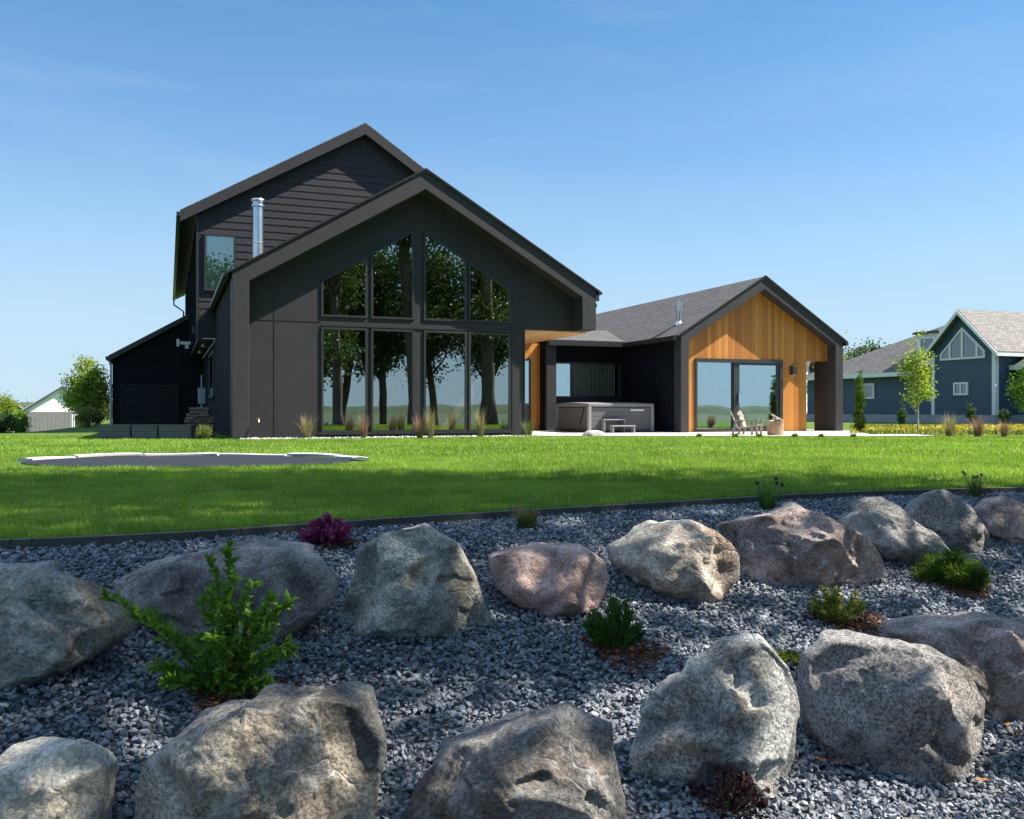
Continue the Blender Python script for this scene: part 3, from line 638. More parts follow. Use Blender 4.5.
rf = MB().add([(10.9, 4.4, BE), (13.83, 4.4, BE), (14.6, 7.3, BE + .66), (12.4, 7.3, BE + .66), (10.9, 10, BE), (14.6, 10, BE + .4),
               (10.9, 4.4, BE + .05), (13.83, 4.4, BE + .05), (14.6, 7.3, BE + .71), (12.4, 7.3, BE + .71), (10.9, 10, BE + .05), (14.6, 10, BE + .45)],
              [(6, 7, 8, 9), (6, 9, 10), (9, 8, 11, 10), (0, 3, 2, 1), (0, 4, 3), (3, 4, 5, 2), (0, 1, 7, 6), (1, 2, 8, 7), (2, 5, 11, 8), (5, 4, 10, 11), (4, 0, 6, 10)])
hb(rf, 'roof', 'shingle_dark', uv=roof_uv)
hb(MB().box(10.86, 13.83, 4.36, 4.396, BE - .15, BE + .03).box(10.86, 10.897, 4.396, 5, BE - .15, BE + .03), 'fascia', 'black_metal')
hb(MB().box(10.86, 14.0, 4.4, 5.0, BE - .1, BE - .05), 'soffit', 'black_metal')
# cedar wing
WV = .8; w0, w1, wr, WE, WA = 13.97, 20.53, 17.24, 3.24, 5.23; ws = (WA - WE) / (wr - w0); WT = .37; WZ = .05
wf = [(w0, WZ), (w0, WE), (wr, WA), (w1, WE), (w1, WZ), (w1 - .33, WZ), (w1 - .33, WE + .33 * ws - WT), (wr, WA - WT), (w0 + .3, WE + .3 * ws - WT), (w0 + .3, WZ)]
hb(MB().holed([wf[::-1]], WV, WV + .42), 'gable_frame', 'charcoal_frame', bevel=.01)
cw = [(w0 + .28, WZ), (19.3, WZ), (19.3, 2.5), (w1 - .31, 2.5), (w1 - .31, WE + .31 * ws - WT + .02), (wr, WA - WT + .02), (w0 + .28, WE + .28 * ws - WT + .02)]
dr = [(14.76, WZ + .03), (18.28, WZ + .03), (18.28, 2.5), (14.76, 2.5)]
hb(MB().holed([cw, dr], WV + .42, WV + .60), 'wall', 'cedar')
df = MB().holed([dr, [(14.84, .16), (18.16, .16), (18.16, 2.38), (14.84, 2.38)]], WV + .38, WV + .60)
df.box(16.3, 16.52, WV + .42, WV + .57, .16, 2.38).box(16.52, 18.16, WV + .42, WV + .51, 2.31, 2.38).box(18.06, 18.16, WV + .42, WV + .51, .16, 2.31).box(16.52, 18.06, WV + .42, WV + .51, .16, .24)
dfo = hb(df, 'sliding_door', 'window_frame')
MB().box(14.84, 16.3, WV + .51, WV + .52, .16, 2.38).build('pane', 'glass_door', dfo)
MB().box(16.52, 18.06, WV + .46, WV + .47, .24, 2.31).build('pane', 'glass_door', dfo)
MB().box(16.44, 16.48, WV + .34, WV + .419, 1.0, 1.35).build('handle', 'steel', dfo)
hb(MB().box(w0 + .02, w0 + .17, WV + .42, 15, WZ, WE - .06), 'wall', 'black_siding')
bb = MB()
for k in range(16): bb.box(w0 - .03, w0 + .018, WV + .5 + k * .27, WV + .545 + k * .27, WZ, WE - .14)
hb(bb, 'batten', 'black_siding')
hb(MB().box(19.12, 19.28, WV + .60, 15, WZ, WE), 'wall', 'cedar')
hb(MB().box(w1 - .33, w1, WV + .422, WV + 1.1, WZ, WE - .1), 'wall', 'charcoal_panel')
hb(MB().box(19.28, w1 - .1, WV + .60, 15, 2.86, 2.9), 'soffit', 'cedar_soffit')
hb(MB().prism([(w0 + .17, WZ), (19.12, WZ), (19.12, WE), (wr, WA - .2), (w0 + .17, WE)], 15, 15.2), 'wall', 'black_siding')
hb(MB().box(w0 + .17, 19.12, WV + .60, 15, .02, .07), 'floor', 'interior_floor')
hb(MB().box(w0 + .2, 19.1, 6.4, 6.5, .07, 3.1).box(w0 + .2, 19.1, 1.3, 6.4, 3.1, 3.16), 'interior_partition', 'interior_wall')
bk = MB()
for z in (.5, .95, 1.4, 1.85): bk.box(17.0, 17.9, 2.0, 2.35, z, z + .03)
for a in (17.0, 17.87): bk.box(a, a + .03, 2.0, 2.03, .07, 2.1).box(a, a + .03, 2.32, 2.35, .07, 2.1)
gable_roof(w0 - .14, wr, w1 + .14, WE - .085 + .004, WA + .004, WV - .03, 15.3)
hb(MB().prism([(w0 - .16, WE - .1), (wr, WA + .055), (w1 + .16, WE - .1), (w1 + .16, WE - .05), (wr, WA + .095), (w0 - .16, WE - .05)], WV - .055, WV - .03), 'roof_edge', 'black_metal')
for u in (w0 - .2, w1 + .2): hb(MB().box(u - .06, u + .06, WV + .02, 15 if u > 15 else 4.3, WE - .2, WE - .07), 'gutter', 'black_metal')
wp = hb(MB().tube([(14.68, 2.1, 3.5), (14.68, 2.1, 4.42)], .1, 16), 'vent_pipe', 'steel')
MB().lathe([(.14, 0), (.14, .32), (.1, .33)], (14.68, 2.1, 4.12), 16).build('vent_cap', 'steel', wp)
MB().lathe([(.17, 0), (.1, .14)], (14.68, 2.1, 3.66), 16).build('flue_collar', 'steel', wp)
lam = hb(MB().box(18.58, 18.76, WV + .25, WV + .42, 2.0, 2.3), 'wall_lamp', 'black_metal', bevel=.015)
MB().box(18.61, 18.73, WV + .27, WV + .40, 1.985, 1.999).build('lamp_shade', 'white_metal', lam)

# patio and stone strip
def slab(name, pts, z0, z1, m):
    n = len(pts); mb = MB(); mb.add([(*p, z0) for p in pts] + [(*p, z1) for p in pts], [tuple(reversed(range(n))), tuple(range(n, 2 * n))] + [(i, (i + 1) % n, (i + 1) % n + n, i + n) for i in range(n)])
    return mb.build(name, m)
h2 = lambda u, v: tuple(HW(u, v))[:2]
tag(slab('patio', [(.85, 25.75), (4, 25.5), (10.4, 25.5), h2(20.9, .78), h2(20.9, 3), h2(19.3, 3), h2(19.3, .78 + .32), h2(13.99, 1.12), h2(13.99, 4.98), h2(8.46, 4.98), h2(8.46, .2)], -.1, .048, 'concrete'), kind='structure')
for i, (px, pw) in enumerate([(838, 16), (873, 20), (906, 18)]):
    x = (px - CX) / F * 26.6; dw = pw / F * 26.6
    tag(slab('paving_slab', [(x - dw, 25.9), (x + dw, 25.9), (x + dw * 1.05, 27.4), (x - dw, 27.4)], -.05, .035 + .002 * i, 'concrete'),
        ['pale paving slab just right of the cedar wing, nearest the patio', 'pale paving slab in front of the column shaped evergreen', 'pale paving slab at the foot of the young staked tree'][i], 'paving slab', 'slabs between lawn and flower strip')
# ------------------------------------------------------------------ stones
def hulls(n, seed):
    r = np.random.default_rng(seed); outl = []
    for k in range(n):
        p = r.normal(size=(13, 3)); p /= np.linalg.norm(p, axis=1)[:, None]; p *= (1, .8, .58); p *= r.uniform(.8, 1.1, (13, 1))
        bm = bmesh.new(); vs = [bm.verts.new(q) for q in p]
        res = bmesh.ops.convex_hull(bm, input=vs)
        bmesh.ops.delete(bm, geom=[v for v in bm.verts if not v.link_faces], context='VERTS')
        bmesh.ops.triangulate(bm, faces=bm.faces); bm.verts.index_update()
        outl.append((np.array([v.co[:] for v in bm.verts]), np.array([[v.index for v in f.verts] for f in bm.faces]))); bm.free()
    return outl
HULLS = hulls(14, 3)
def stones(name, P, S, m, tone, seed, label=None):
    r = np.random.default_rng(seed); Vs, Fs, Ts = [], [], []; k0 = 0; pick = r.integers(0, len(HULLS), len(P))
    for h, (hv, hf) in enumerate(HULLS):
        I = np.where(pick == h)[0]
        if not len(I): continue
        q = r.normal(size=(len(I), 4)) * (.38, .38, .38, 1); q[:, 2] += r.normal(size=len(I)) * 1.2; q /= np.linalg.norm(q, axis=1)[:, None]
        x, y, z, w_ = q.T
        Rm = np.stack([1 - 2 * (y * y + z * z), 2 * (x * y - z * w_), 2 * (x * z + y * w_), 2 * (x * y + z * w_), 1 - 2 * (x * x + z * z), 2 * (y * z - x * w_),
                       2 * (x * z - y * w_), 2 * (y * z + x * w_), 1 - 2 * (x * x + y * y)], -1).reshape(-1, 3, 3)
        v = np.einsum('nij,kj->nki', Rm, hv) * S[I][:, None, None] + P[I][:, None, :]
        Vs.append(v.reshape(-1, 3)); nv = len(hv)
        Fs.append((hf[None] + (np.arange(len(I)) * nv)[:, None, None] + k0).reshape(-1, 3)); k0 += len(I) * nv
        Ts.append(np.repeat(tone[I], nv))
    return mesh_np(name, np.concatenate(Vs), np.concatenate(Fs), m, nper=3, tone=np.concatenate(Ts))
def scatter_bed(n, y0, y1, margin):
    y = np.sqrt(rng.uniform(y0 ** 2, y1 ** 2, n)); x = rng.uniform(-1, 1, n) * (.571 * y + margin); return x, y
x, y = scatter_bed(300000, 2.0, 10.2, 2.4)
keep = (np.abs(x) < .571 * y + .6) | (rng.random(len(x)) < .75); x, y = x[keep], y[keep]
ok = (y < edge(x) - .035); x, y = x[ok], y[ok]
S = (.0095 + .0135 * rng.random(len(x)) ** 1.4) * (1 + .35 * (rng.random(len(x)) < .06))
z = bed_z(x, y) + rng.uniform(-.006, .02, len(x))
tone = np.clip(rng.beta(2, 2.2, len(x)) * .85 + .1 * fbm(np.stack([x * 1.2, y * 1.2, 0 * x], -1), 2, 3), 0, .92)
tone[rng.random(len(x)) < .012] = .97
tag(stones('gravel', np.stack([x, y, z], -1), S, 'gravel', tone, 5), kind='stuff')
n = 2600; u = rng.uniform(.2, 8.6, n); v = rng.uniform(-.55, -.02, n); P = np.array([HW(a, b) for a, b in zip(u, v)])
P[:, 2] = rng.uniform(.0, .04, n)
tag(stones('white_gravel', P, rng.uniform(.02, .045, n), 'white_gravel', rng.random(n), 6), kind='stuff')

# edging strip
eb = MB(); xsE = np.arange(-7.5, 9.6, .12)
L = 0; pts = [(x_, float(edge(x_))) for x_ in xsE]
for (xa, ya), (xb_, yb) in zip(pts[:-1], pts[1:]):
    d = Vector((xb_ - xa, yb - ya, 0)); l = d.length; L += l
    gap = .012 if (L % 1.2) < l else 0
    eb.obox(((xa + xb_) / 2, (ya + yb) / 2 - .02, -.04), d * (.5 - gap / l), Vector((-d.y, d.x, 0)).normalized() * .032, (0, 0, .062))
tag(eb.build('lawn_edging', 'edging_dark'), 'dark low edging strip between the lawn and the gravel bed', 'edging')

# ------------------------------------------------------------------ boulders
def boulder(label, outline, m, yb=None, depth=.5, p=2.5, facets=9, seed=0, sub=5, rough=1.0, cmin=.8, chip=1.0):
    r = np.random.default_rng(seed + 100); O = np.array(outline, float); c = O.mean(0); c = (O.max(0) + O.min(0)) / 2 * .6 + c * .4
    bx = min(max(c[0], 0), 1023); bot = yb or O[:, 1].max()
    g = gp(c[0], bot); width = (O[:, 0].max() - O[:, 0].min()) / F * g.y
    D = width * depth; Yc = g.y + D * .42; s = Yc / F
    ctr = Vector(((c[0] - CX) * s, Yc, CAMH - (c[1] - HY) * s))
    # dense silhouette -> radius by angle
    pts = []
    for a, b in zip(O, np.roll(O, -1, 0)):
        for t in np.linspace(0, 1, 14, endpoint=False): pts.append(a + (b - a) * t)
    pts = np.array(pts) - c; pts[:, 1] *= -1; pts *= s
    pts[:, 1] = np.where(pts[:, 1] < 0, pts[:, 1] * 1.14, pts[:, 1])
    an = np.arctan2(pts[:, 1], pts[:, 0]); ra = np.hypot(pts[:, 0], pts[:, 1]); o = np.argsort(an); an, ra = an[o], ra[o]
    an = np.concatenate([an - 2 * math.pi, an, an + 2 * math.pi]); ra = np.concatenate([ra] * 3)
    bm = bmesh.new(); bmesh.ops.create_icosphere(bm, subdivisions=sub, radius=1); d = np.array([v.co[:] for v in bm.verts]); fi = np.array([[v.index for v in f.verts] for f in bm.faces]); bm.free()
    phi = np.arctan2(d[:, 2], d[:, 0]); rad = np.interp(phi, an, ra); lat = np.arcsin(np.clip(d[:, 1], -1, 1))
    a_ = np.abs(np.cos(lat)) ** (2 / p); b__ = np.sign(lat) * np.abs(np.sin(lat)) ** (2 / p)
    X = np.stack([rad * a_ * np.cos(phi), D * b__, rad * a_ * np.sin(phi)], -1)
    shp = (sst(.02, .3, np.abs(d[:, 1])))
    for k in range(facets * 2):
        nrm = np.array([r.normal() * .8, -abs(r.normal()) - .35 if k % 3 else abs(r.normal()) + .3, r.normal() * .6 + .25]); nrm /= np.linalg.norm(nrm)
        h = X @ nrm; off = r.uniform(cmin - .14, .93) * h.max(); ex = np.maximum(0, h - off) * .94 * shp
        X -= ex[:, None] * nrm
    sc = width
    q = X / sc * 2.2 + seed * 3.7
    dn = X / (np.linalg.norm(X, axis=1)[:, None] + 1e-6); dw = dn + .1 * np.stack([fbm(q * 1.3 + k * 9, 2, seed + k) for k in range(3)], -1)
    dw /= np.linalg.norm(dw, axis=1)[:, None]; amp = 0
    for kn, beta, am in ((11, 40, .07), (55, 260, .05), (260, 1500, .05)):         # tilted planar breaks at three sizes
        S_ = r.normal(size=(kn, 3)); S_ /= np.linalg.norm(S_, axis=1)[:, None]; T_ = r.normal(size=(kn, 3)) * am
        dt = dw @ S_.T; w_ = np.exp(beta * (dt - dt.max(1)[:, None])); w_ /= w_.sum(1)[:, None]
        amp = amp + (w_ * ((dw[:, None, :] - S_[None]) * T_[None]).sum(2)).sum(1)
    ridg = 1 - np.abs(vnoise(q * 1.5, seed)) * 2
    amp = amp * chip + .03 * fbm(q, 3, seed) + .016 * ridg + .010 * fbm(q * 5, 4, seed + 5)
    st = q @ np.array([.35, .2, .9]) * 3.2 + .6 * fbm(q * 1.2, 2, seed + 9); amp = amp + .010 * (np.abs((st % 1) - .5) * 2) ** .5
    amp = np.minimum(amp * rough, .05); X = X + dn * ((amp * (.35 + .65 * shp) - .012) * sc)[:, None]
    o = mesh_np('boulder', X, fi, m, nper=3, smooth=True, loc=ctr)
    tag(o, label, 'boulder', 'boulders set in the gravel bed')
    return o
boulder('grey green boulder at the left edge, in the back row', [(-45, 600), (-20, 565), (0, 561), (50, 562), (75, 576), (105, 596), (121, 615), (122, 634), (100, 650), (60, 668), (0, 684), (-40, 690)], 'rock_green', 684, .42, 2.6, 10, 1, 6, .9)
boulder('long low purple grey boulder behind the leafy green shrub', [(113, 592), (118, 578), (135, 568), (200, 553), (245, 544), (290, 546), (320, 558), (341, 582), (334, 605), (312, 622), (283, 640), (200, 640), (130, 634), (117, 615)], 'rock_purple', 640, .36, 2.4, 6, 2, 6, .6, .86)
boulder('large pale angular boulder with pointed top below the purple plant', [(324, 632), (350, 588), (357, 548), (385, 534), (425, 521), (462, 541), (478, 572), (494, 622), (450, 636), (400, 634)], 'rock_pale', 634, .42, 2.2, 8, 3, 6, .7)
boulder('smooth pink boulder in the back row right of the pale pointed one', [(489, 556), (510, 551), (550, 543), (582, 545), (606, 560), (611, 578), (600, 603), (545, 612), (515, 600), (492, 573)], 'rock_pink', 611, .42, 2.5, 6, 4, 5, .6, .85)
boulder('sunlit rounded tan boulder with a rosy lower left face', [(602, 546), (650, 523), (692, 518), (718, 530), (738, 553), (739, 575), (725, 590), (705, 600), (660, 595), (625, 576), (608, 560)], 'rock_tan', 598, .44, 2.5, 8, 5, 5, .8, .84)
boulder('big rose streaked boulder sloping down to the right in the back row', [(712, 522), (770, 514), (800, 508), (830, 524), (860, 532), (876, 546), (891, 573), (860, 581), (810, 592), (760, 588), (736, 580), (722, 548)], 'rock_rose', 588, .42, 2.4, 10, 6, 6, 1.0, .8)
boulder('dull grey slanted boulder behind the bright green mound', [(841, 523), (866, 499), (885, 498), (905, 515), (930, 534), (948, 552), (930, 560), (892, 565), (872, 558), (852, 540)], 'rock_grey', 564, .42, 2.3, 8, 7, 5, .9)
boulder('pointed grey boulder with a dark hollow front near the right edge', [(909, 514), (925, 493), (938, 488), (955, 498), (985, 525), (994, 546), (965, 551), (930, 548), (911, 532)], 'rock_granite', 550, .42, 2.3, 8, 8, 5, .9)
boulder('pinkish brown boulder cut by the right edge in the back row', [(980, 512), (990, 500), (1005, 496), (1024, 503), (1048, 520), (1052, 540), (1024, 546), (995, 540), (981, 527)], 'rock_rose', 543, .42, 2.5, 7, 9, 5, .8)
boulder('cream grey boulder in the lower left corner', [(-40, 790), (0, 757), (50, 743), (78, 740), (100, 747), (112, 765), (109, 800), (105, 840), (60, 870), (-30, 870)], 'rock_cream', 846, .42, 2.8, 7, 10, 6, .7, .82)
boulder('large brown grey boulder with a dark streak at the bottom left', [(136, 812), (139, 785), (150, 757), (200, 723), (250, 704), (320, 691), (366, 700), (389, 737), (389, 760), (378, 819), (362, 880), (250, 900), (140, 870)], 'rock_brown', 868, .4, 2.6, 9, 11, 6, .9, .8)
boulder('dark veined boulder with pale top edge at the bottom centre', [(398, 819), (420, 775), (445, 746), (500, 726), (570, 705), (612, 725), (616, 760), (623, 812), (600, 846), (500, 872), (405, 862)], 'rock_dark', 856, .4, 2.4, 8, 12, 6, .8, .8)
boulder('pale bluish boulder with a gouged right face in the front row', [(618, 774), (635, 730), (640, 706), (690, 662), (728, 640), (762, 640), (785, 665), (797, 705), (797, 750), (785, 778), (740, 792), (650, 786)], 'rock_blue', 786, .44, 2.3, 9, 13, 6, .9, .8)
boulder('rounded speckled grey granite boulder beside the pale bluish one', [(799, 690), (804, 656), (825, 639), (870, 636), (930, 645), (962, 665), (978, 695), (972, 727), (945, 760), (900, 768), (850, 758), (815, 746), (802, 720)], 'rock_granite', 764, .42, 2.7, 5, 14, 6, .55, .88)
boulder('long boulder with a sunlit top at the right edge of the front row', [(885, 632), (950, 623), (1000, 615), (1024, 619), (1080, 640), (1100, 680), (1060, 706), (1000, 716), (965, 705), (925, 672)], 'rock_rose', 714, .36, 2.5, 7, 15, 6, .7, .84)

# ------------------------------------------------------------------ grass blades
def blades(name, P, H, Wd, lean, az, tone, m, parent=None, seg=2, loc=None, kind=None):
    """flat tapering blades that bend over towards az; seg 1 = one triangle, 2 = quad and tip"""
    n = len(P); d = np.stack([np.cos(az), np.sin(az), 0 * az], -1); s_ = np.stack([-np.sin(az), np.cos(az), 0 * az], -1) * (Wd / 2)[:, None]
    up = np.array([0, 0, 1.0]); Hc = H[:, None]
    tip = P + d * (lean * H)[:, None] + up * (Hc * np.sqrt(np.maximum(.1, 1 - lean[:, None] ** 2 * .6)))
    if seg == 1:
        V = np.stack([P - s_, P + s_, tip], 1).reshape(-1, 3); Fq = np.arange(3 * n).reshape(-1, 3)
        return mesh_np(name, V, Fq, m, parent, np.repeat(tone, 3), nper=3, loc=loc)
    mid = P + d * (lean * H * .36)[:, None] + up * (Hc * .58)
    V = np.stack([P - s_, P + s_, mid + s_ * .8, mid - s_ * .8, tip], 1).reshape(-1, 3); b0 = np.arange(n) * 5
    T = np.concatenate([np.stack([b0, b0 + 1, b0 + 2], -1), np.stack([b0, b0 + 2, b0 + 3], -1), np.stack([b0 + 3, b0 + 2, b0 + 4], -1)])
    return mesh_np(name, V, T, m, parent, np.repeat(tone, 5), nper=3, loc=loc)
def in_tramp(x, y): return ((x + 4.83) / 2.72) ** 2 + ((y - 13.5) / 1.7) ** 2 < 1
def lawn_pts(n, y0, y1):
    y = np.sqrt(rng.uniform(y0 ** 2, y1 ** 2, n)); x = rng.uniform(-1, 1, n) * (.571 * y + 2.6)
    u, v = cT * (x - HO.x) + sT * (y - HO.y), -sT * (x - HO.x) + cT * (y - HO.y)
    ok = (y > edge(x) + .03) & ~in_tramp(x, y) & ~((u > 0) & (v > -.35) & (u < 8.6)) & ~((x > .85) & (y > 25.45 + .35 * np.clip(2 - x, 0, 1)))
    return x[ok], y[ok]
for k, (n, a, b, hh, ww, seg) in enumerate([(420000, 4.2, 9, .06, .0055, 2), (390000, 9, 15, .058, .0085, 1), (290000, 15, 26.2, .062, .016, 1)]):
    x, y = lawn_pts(n, a, b); nn = len(x)
    pn = fbm(np.stack([x * .8, y * .8, 0 * x], -1), 3, 21); pf = fbm(np.stack([x * 5, y * 5, 0 * x], -1), 2, 22)
    H = hh * rng.uniform(.55, 1.25, nn) * (1 + .22 * pf)
    tone = np.clip(.42 + .22 * pn + .16 * pf + .1 * fbm(np.stack([x * .22, y * .22, 0 * x], -1), 2, 29) + rng.normal(0, .16, nn), 0, .85); dry_ = rng.random(nn) < .025 + .05 * (pf > .35); tone[dry_] = 1
    P = np.stack([x, y, lawn_z(x, y) - .004], -1)
    tag(blades('grass', P, H, rng.uniform(.7, 1.3, nn) * ww, rng.uniform(.1, .75, nn), rng.uniform(0, 6.283, nn), tone, 'grass', seg=seg), kind='stuff')

# ------------------------------------------------------------------ plants
def leaves(name, P, D, L, Wd, tone, m, parent=None, loc=None, fold=.25, seed=0):
    """folded rhombic leaves: base P, direction D, length L, width Wd"""
    r = np.random.default_rng(seed); n = len(P); D = D / (np.linalg.norm(D, axis=1)[:, None] + 1e-9)
    u = r.normal(size=(n, 3)) + (0, 0, 1.2); s_ = np.cross(D, u); s_ /= (np.linalg.norm(s_, axis=1)[:, None] + 1e-9); nn = np.cross(s_, D)
    L = np.broadcast_to(L, n)[:, None]; Wd = np.broadcast_to(Wd, n)[:, None]
    c = P + D * L * .45
    V = np.stack([P, c + s_ * Wd * .5 + nn * Wd * fold, P + D * L - nn * L * .12, c - s_ * Wd * .5 + nn * Wd * fold], 1).reshape(-1, 3); b0 = np.arange(n) * 4
    T = np.concatenate([np.stack([b0, b0 + 1, b0 + 2], -1), np.stack([b0, b0 + 2, b0 + 3], -1)])
    return mesh_np(name, V, T, m, parent, np.repeat(tone, 4), nper=3, loc=loc)
def unit(r, n):
    d = r.normal(size=(n, 3)); return d / np.linalg.norm(d, axis=1)[:, None]
def mulch_patch(c, rad, label):
    r = np.random.default_rng(int(abs(c.x) * 1000)); n = int(900 * rad / .2)
    a = r.uniform(0, 6.283, n); q = rad * np.sqrt(r.random(n)) * (1 + .25 * np.sin(3 * a)); x, y = c.x + q * np.cos(a), c.y + q * np.sin(a) * .9
    P = np.stack([x, y, bed_z(x, y) + r.uniform(.012, .035, n)], -1); D = r.normal(size=(n, 3)) * (1, 1, .25)
    tag(leaves('mulch', P, D, r.uniform(.02, .05, n), r.uniform(.006, .014, n), r.random(n), 'mulch', fold=.1), kind='stuff')
# 1 leafy shrub with long arching stems
def leafy_shrub():
    g = gp(228, 702); r = np.random.default_rng(3); root = tag(empty('leafy_shrub', g), 'tall leafy green shrub with arching stems in the left foreground', 'shrub')
    sM = MB(); P, D = [], []; k = g.y / F
    tips = [((-112, 112), 1.0), ((-60, 70), .9), ((-8, 150), 1.0), ((-25, 138), 1), ((10, 128), 1), ((-30, 95), .8), ((28, 118), .9), ((58, 96), .9), ((45, 70), .8), ((62, 60), .8), ((-70, 36), .7), ((-48, 28), .7), ((-20, 50), .7), ((15, 52), .7), ((34, 36), .7), ((52, 26), .7), ((-82, 85), .9), ((5, 90), .8), ((-5, 70), .8), ((20, 80), .8), ((-28, 22), .6), ((22, 18), .6), ((0, 30), .6), ((66, 50), .7), ((40, 100), .9), ((-40, 55), .8), ((-15, 110), .9), ((-62, 22), .6), ((46, 14), .6)]
    for (dx, dz), q in tips:
        tip = Vector((dx * k, r.uniform(-.14, .14), dz * k)); base = Vector((r.uniform(-.04, .04), r.uniform(-.04, .04), 0)); mid = base.lerp(tip, .5) + Vector((-.03 * np.sign(dx), 0, .05))
        pts = [base.lerp(mid, t).lerp(mid.lerp(tip, t), t) for t in np.linspace(0, 1, 9)]
        sM.tube(pts, np.linspace(.006, .002, 9), 6)
        nl = int(36 * q) + 14
        for j in range(nl):
            t = .22 + .78 * (j + r.random()) / nl; i0 = min(int(t * 8), 7); p = pts[i0].lerp(pts[i0 + 1], t * 8 - i0); ax = (pts[i0 + 1] - pts[i0]).normalized()
            for s_ in range(2):
                d = Vector(unit(r, 1)[0]) * .85 + ax * .6 + Vector((0, 0, .12)); P.append(p); D.append(d)
    P, D = np.array(P), np.array(D); n = len(P)
    sM.build('stem', 'stem', root); t_ = np.clip(r.beta(2, 2, n), 0, 1)
    leaves('foliage', P, D, r.uniform(.03, .064, n), r.uniform(.015, .032, n), t_, 'leaf_fresh', root, fold=.18, seed=4)
    mulch_patch(g + Vector((.05, .0, 0)), .22, '')
leafy_shrub()
def tuft_shrub(name, label, px, py, wpx, hpx, m, n, leaf, mode='needle', mulch=.0, lean=(0, 0), extra=None):
    g = gp(px, py); r = np.random.default_rng(int(px)); root = tag(empty(name, g), label, 'shrub' if 'flower' not in name else 'plant'); k = g.y / F
    wx, hz = wpx * k / 2, hpx * k; sM = MB(); P, D = [], []; ns = 46
    for s_ in range(ns):
        a = r.uniform(0, 6.283); q = r.random() ** .6; ht = hz * r.uniform(.6, 1.08) * (1 - .55 * q * q)
        tip = np.array([wx * q * math.cos(a) + lean[0] * ht, wx * q * math.sin(a) + lean[1] * ht, ht]); base = np.array([tip[0] * .15, tip[1] * .15, 0])
        mid = base * .5 + tip * .5 + np.array([tip[0] * .14, tip[1] * .14, .0]); mid[2] += ht * .06
        pts = [Vector((1 - t) ** 2 * base + 2 * t * (1 - t) * mid + t * t * tip) for t in np.linspace(0, 1, 6)]
        sM.tube(pts, np.linspace(.004, .0012, 6), 5)
        m_ = n // ns
        for j in range(m_):
            t = .12 + .9 * r.random() ** .8; p = (1 - t) ** 2 * base + 2 * t * (1 - t) * mid + t * t * tip; ax = tip - base; ax = ax / np.linalg.norm(ax)
            d = unit(r, 1)[0] * (.75 if mode == 'needle' else 1.0) + ax * (1.0 if mode == 'needle' else .4) + np.array([0, 0, -.35 if mode == 'droop' else .15])
            P.append(p + unit(r, 1)[0] * .006); D.append(d)
    P, D = np.array(P), np.array(D); nn = len(P)
    sM.build('stem', 'stem', root)
    leaves('foliage', P, D, r.uniform(.7, 1.2, nn) * leaf[0], r.uniform(.7, 1.2, nn) * leaf[1], np.clip(r.beta(2, 2, nn), 0, 1), m, root, seed=px)
    if mulch: mulch_patch(g + Vector((.06, -.02, 0)), mulch, '')
    return root
tuft_shrub('yew_shrub', 'dark green needle shrub in a patch of red mulch, centre of the bed', 615, 652, 58, 56, 'leaf_yew', 4200, (.034, .007), 'needle', .2)
tuft_shrub('yellow_shrub', 'small yellow green shrub in front of the rose streaked boulder', 837, 622, 62, 36, 'leaf_yellow', 2600, (.026, .012), 'leaf', .2)
tuft_shrub('thread_mound', 'bright green thread leaved mound near the right edge', 950, 588, 66, 34, 'leaf_mound', 5200, (.07, .006), 'droop', .2)
tuft_shrub('purple_heuchera', 'purple red frilly plant by the edging above the pale boulder', 327, 545, 58, 29, 'leaf_purple', 1900, (.034, .03), 'leaf', .12)
tuft_shrub('maroon_plant', 'dark maroon low plant at the bottom edge below the bluish boulder', 728, 814, 84, 44, 'leaf_maroon', 420, (.03, .02), 'leaf')
tuft_shrub('small_groundcover', 'tiny pale green plant between the two front right boulders', 789, 664, 26, 12, 'leaf_yellow', 500, (.024, .016), 'leaf')
def blade_clump(name, label, px, py, wpx, hpx, n, m, wd, heads=None, cat='grass clump', group=None, lean=.45):
    g = gp(px, py); r = np.random.default_rng(int(px * 7 + py)); k = g.y / F; root = tag(empty(name, g), label, cat, group); H = hpx * k; w_ = wpx * k
    a = r.uniform(0, 6.283, n); q = np.sqrt(r.random(n)) * w_ * .16; P = np.stack([q * np.cos(a), q * np.sin(a), 0 * q], -1)
    ln = np.clip(np.abs(r.normal(0, .3, n)) + .05, 0, .9) * min(1.6, (w_ / H) * 1.6); hh = H * r.uniform(.5, 1.05, n)
    blades('foliage', P, hh, np.full(n, wd), np.minimum(ln, .85), a + r.normal(0, .7, n), np.clip(r.beta(2, 2, n), 0, 1), m, root)
    if heads:
        hm, cnt, size, hz0 = heads; sM = MB(); Pp, Dd = [], []
        for j in range(cnt):
            p = Vector((r.uniform(-.5, .5) * w_ * .8, r.uniform(-.3, .3) * w_ * .6, H * r.uniform(hz0, 1.0))); sM.tube([(p.x * .2, p.y * .2, 0), (p.x * .6, p.y * .6, p.z * .6), p], .0022, 5); leaves('flower_head', np.repeat([tuple(p)], 60, 0), unit(r, 60), size, size * .4, r.random(60), hm, root)
        sM.build('stem', 'stem', root)
    return root
blade_clump('budding_plant', 'grassy green plant with pinkish buds by the edging, middle of the bed', 527, 530, 44, 24, 380, 'blade_green', .006, ('flower_pink', 14, .012, .6), 'plant')
blade_clump('allium_plant', 'dark green spiky plant with round seed heads above the rose streaked boulder', 767, 511, 38, 34, 160, 'leaf_yew', .007, ('seed_dark', 4, .02, .75), 'plant')
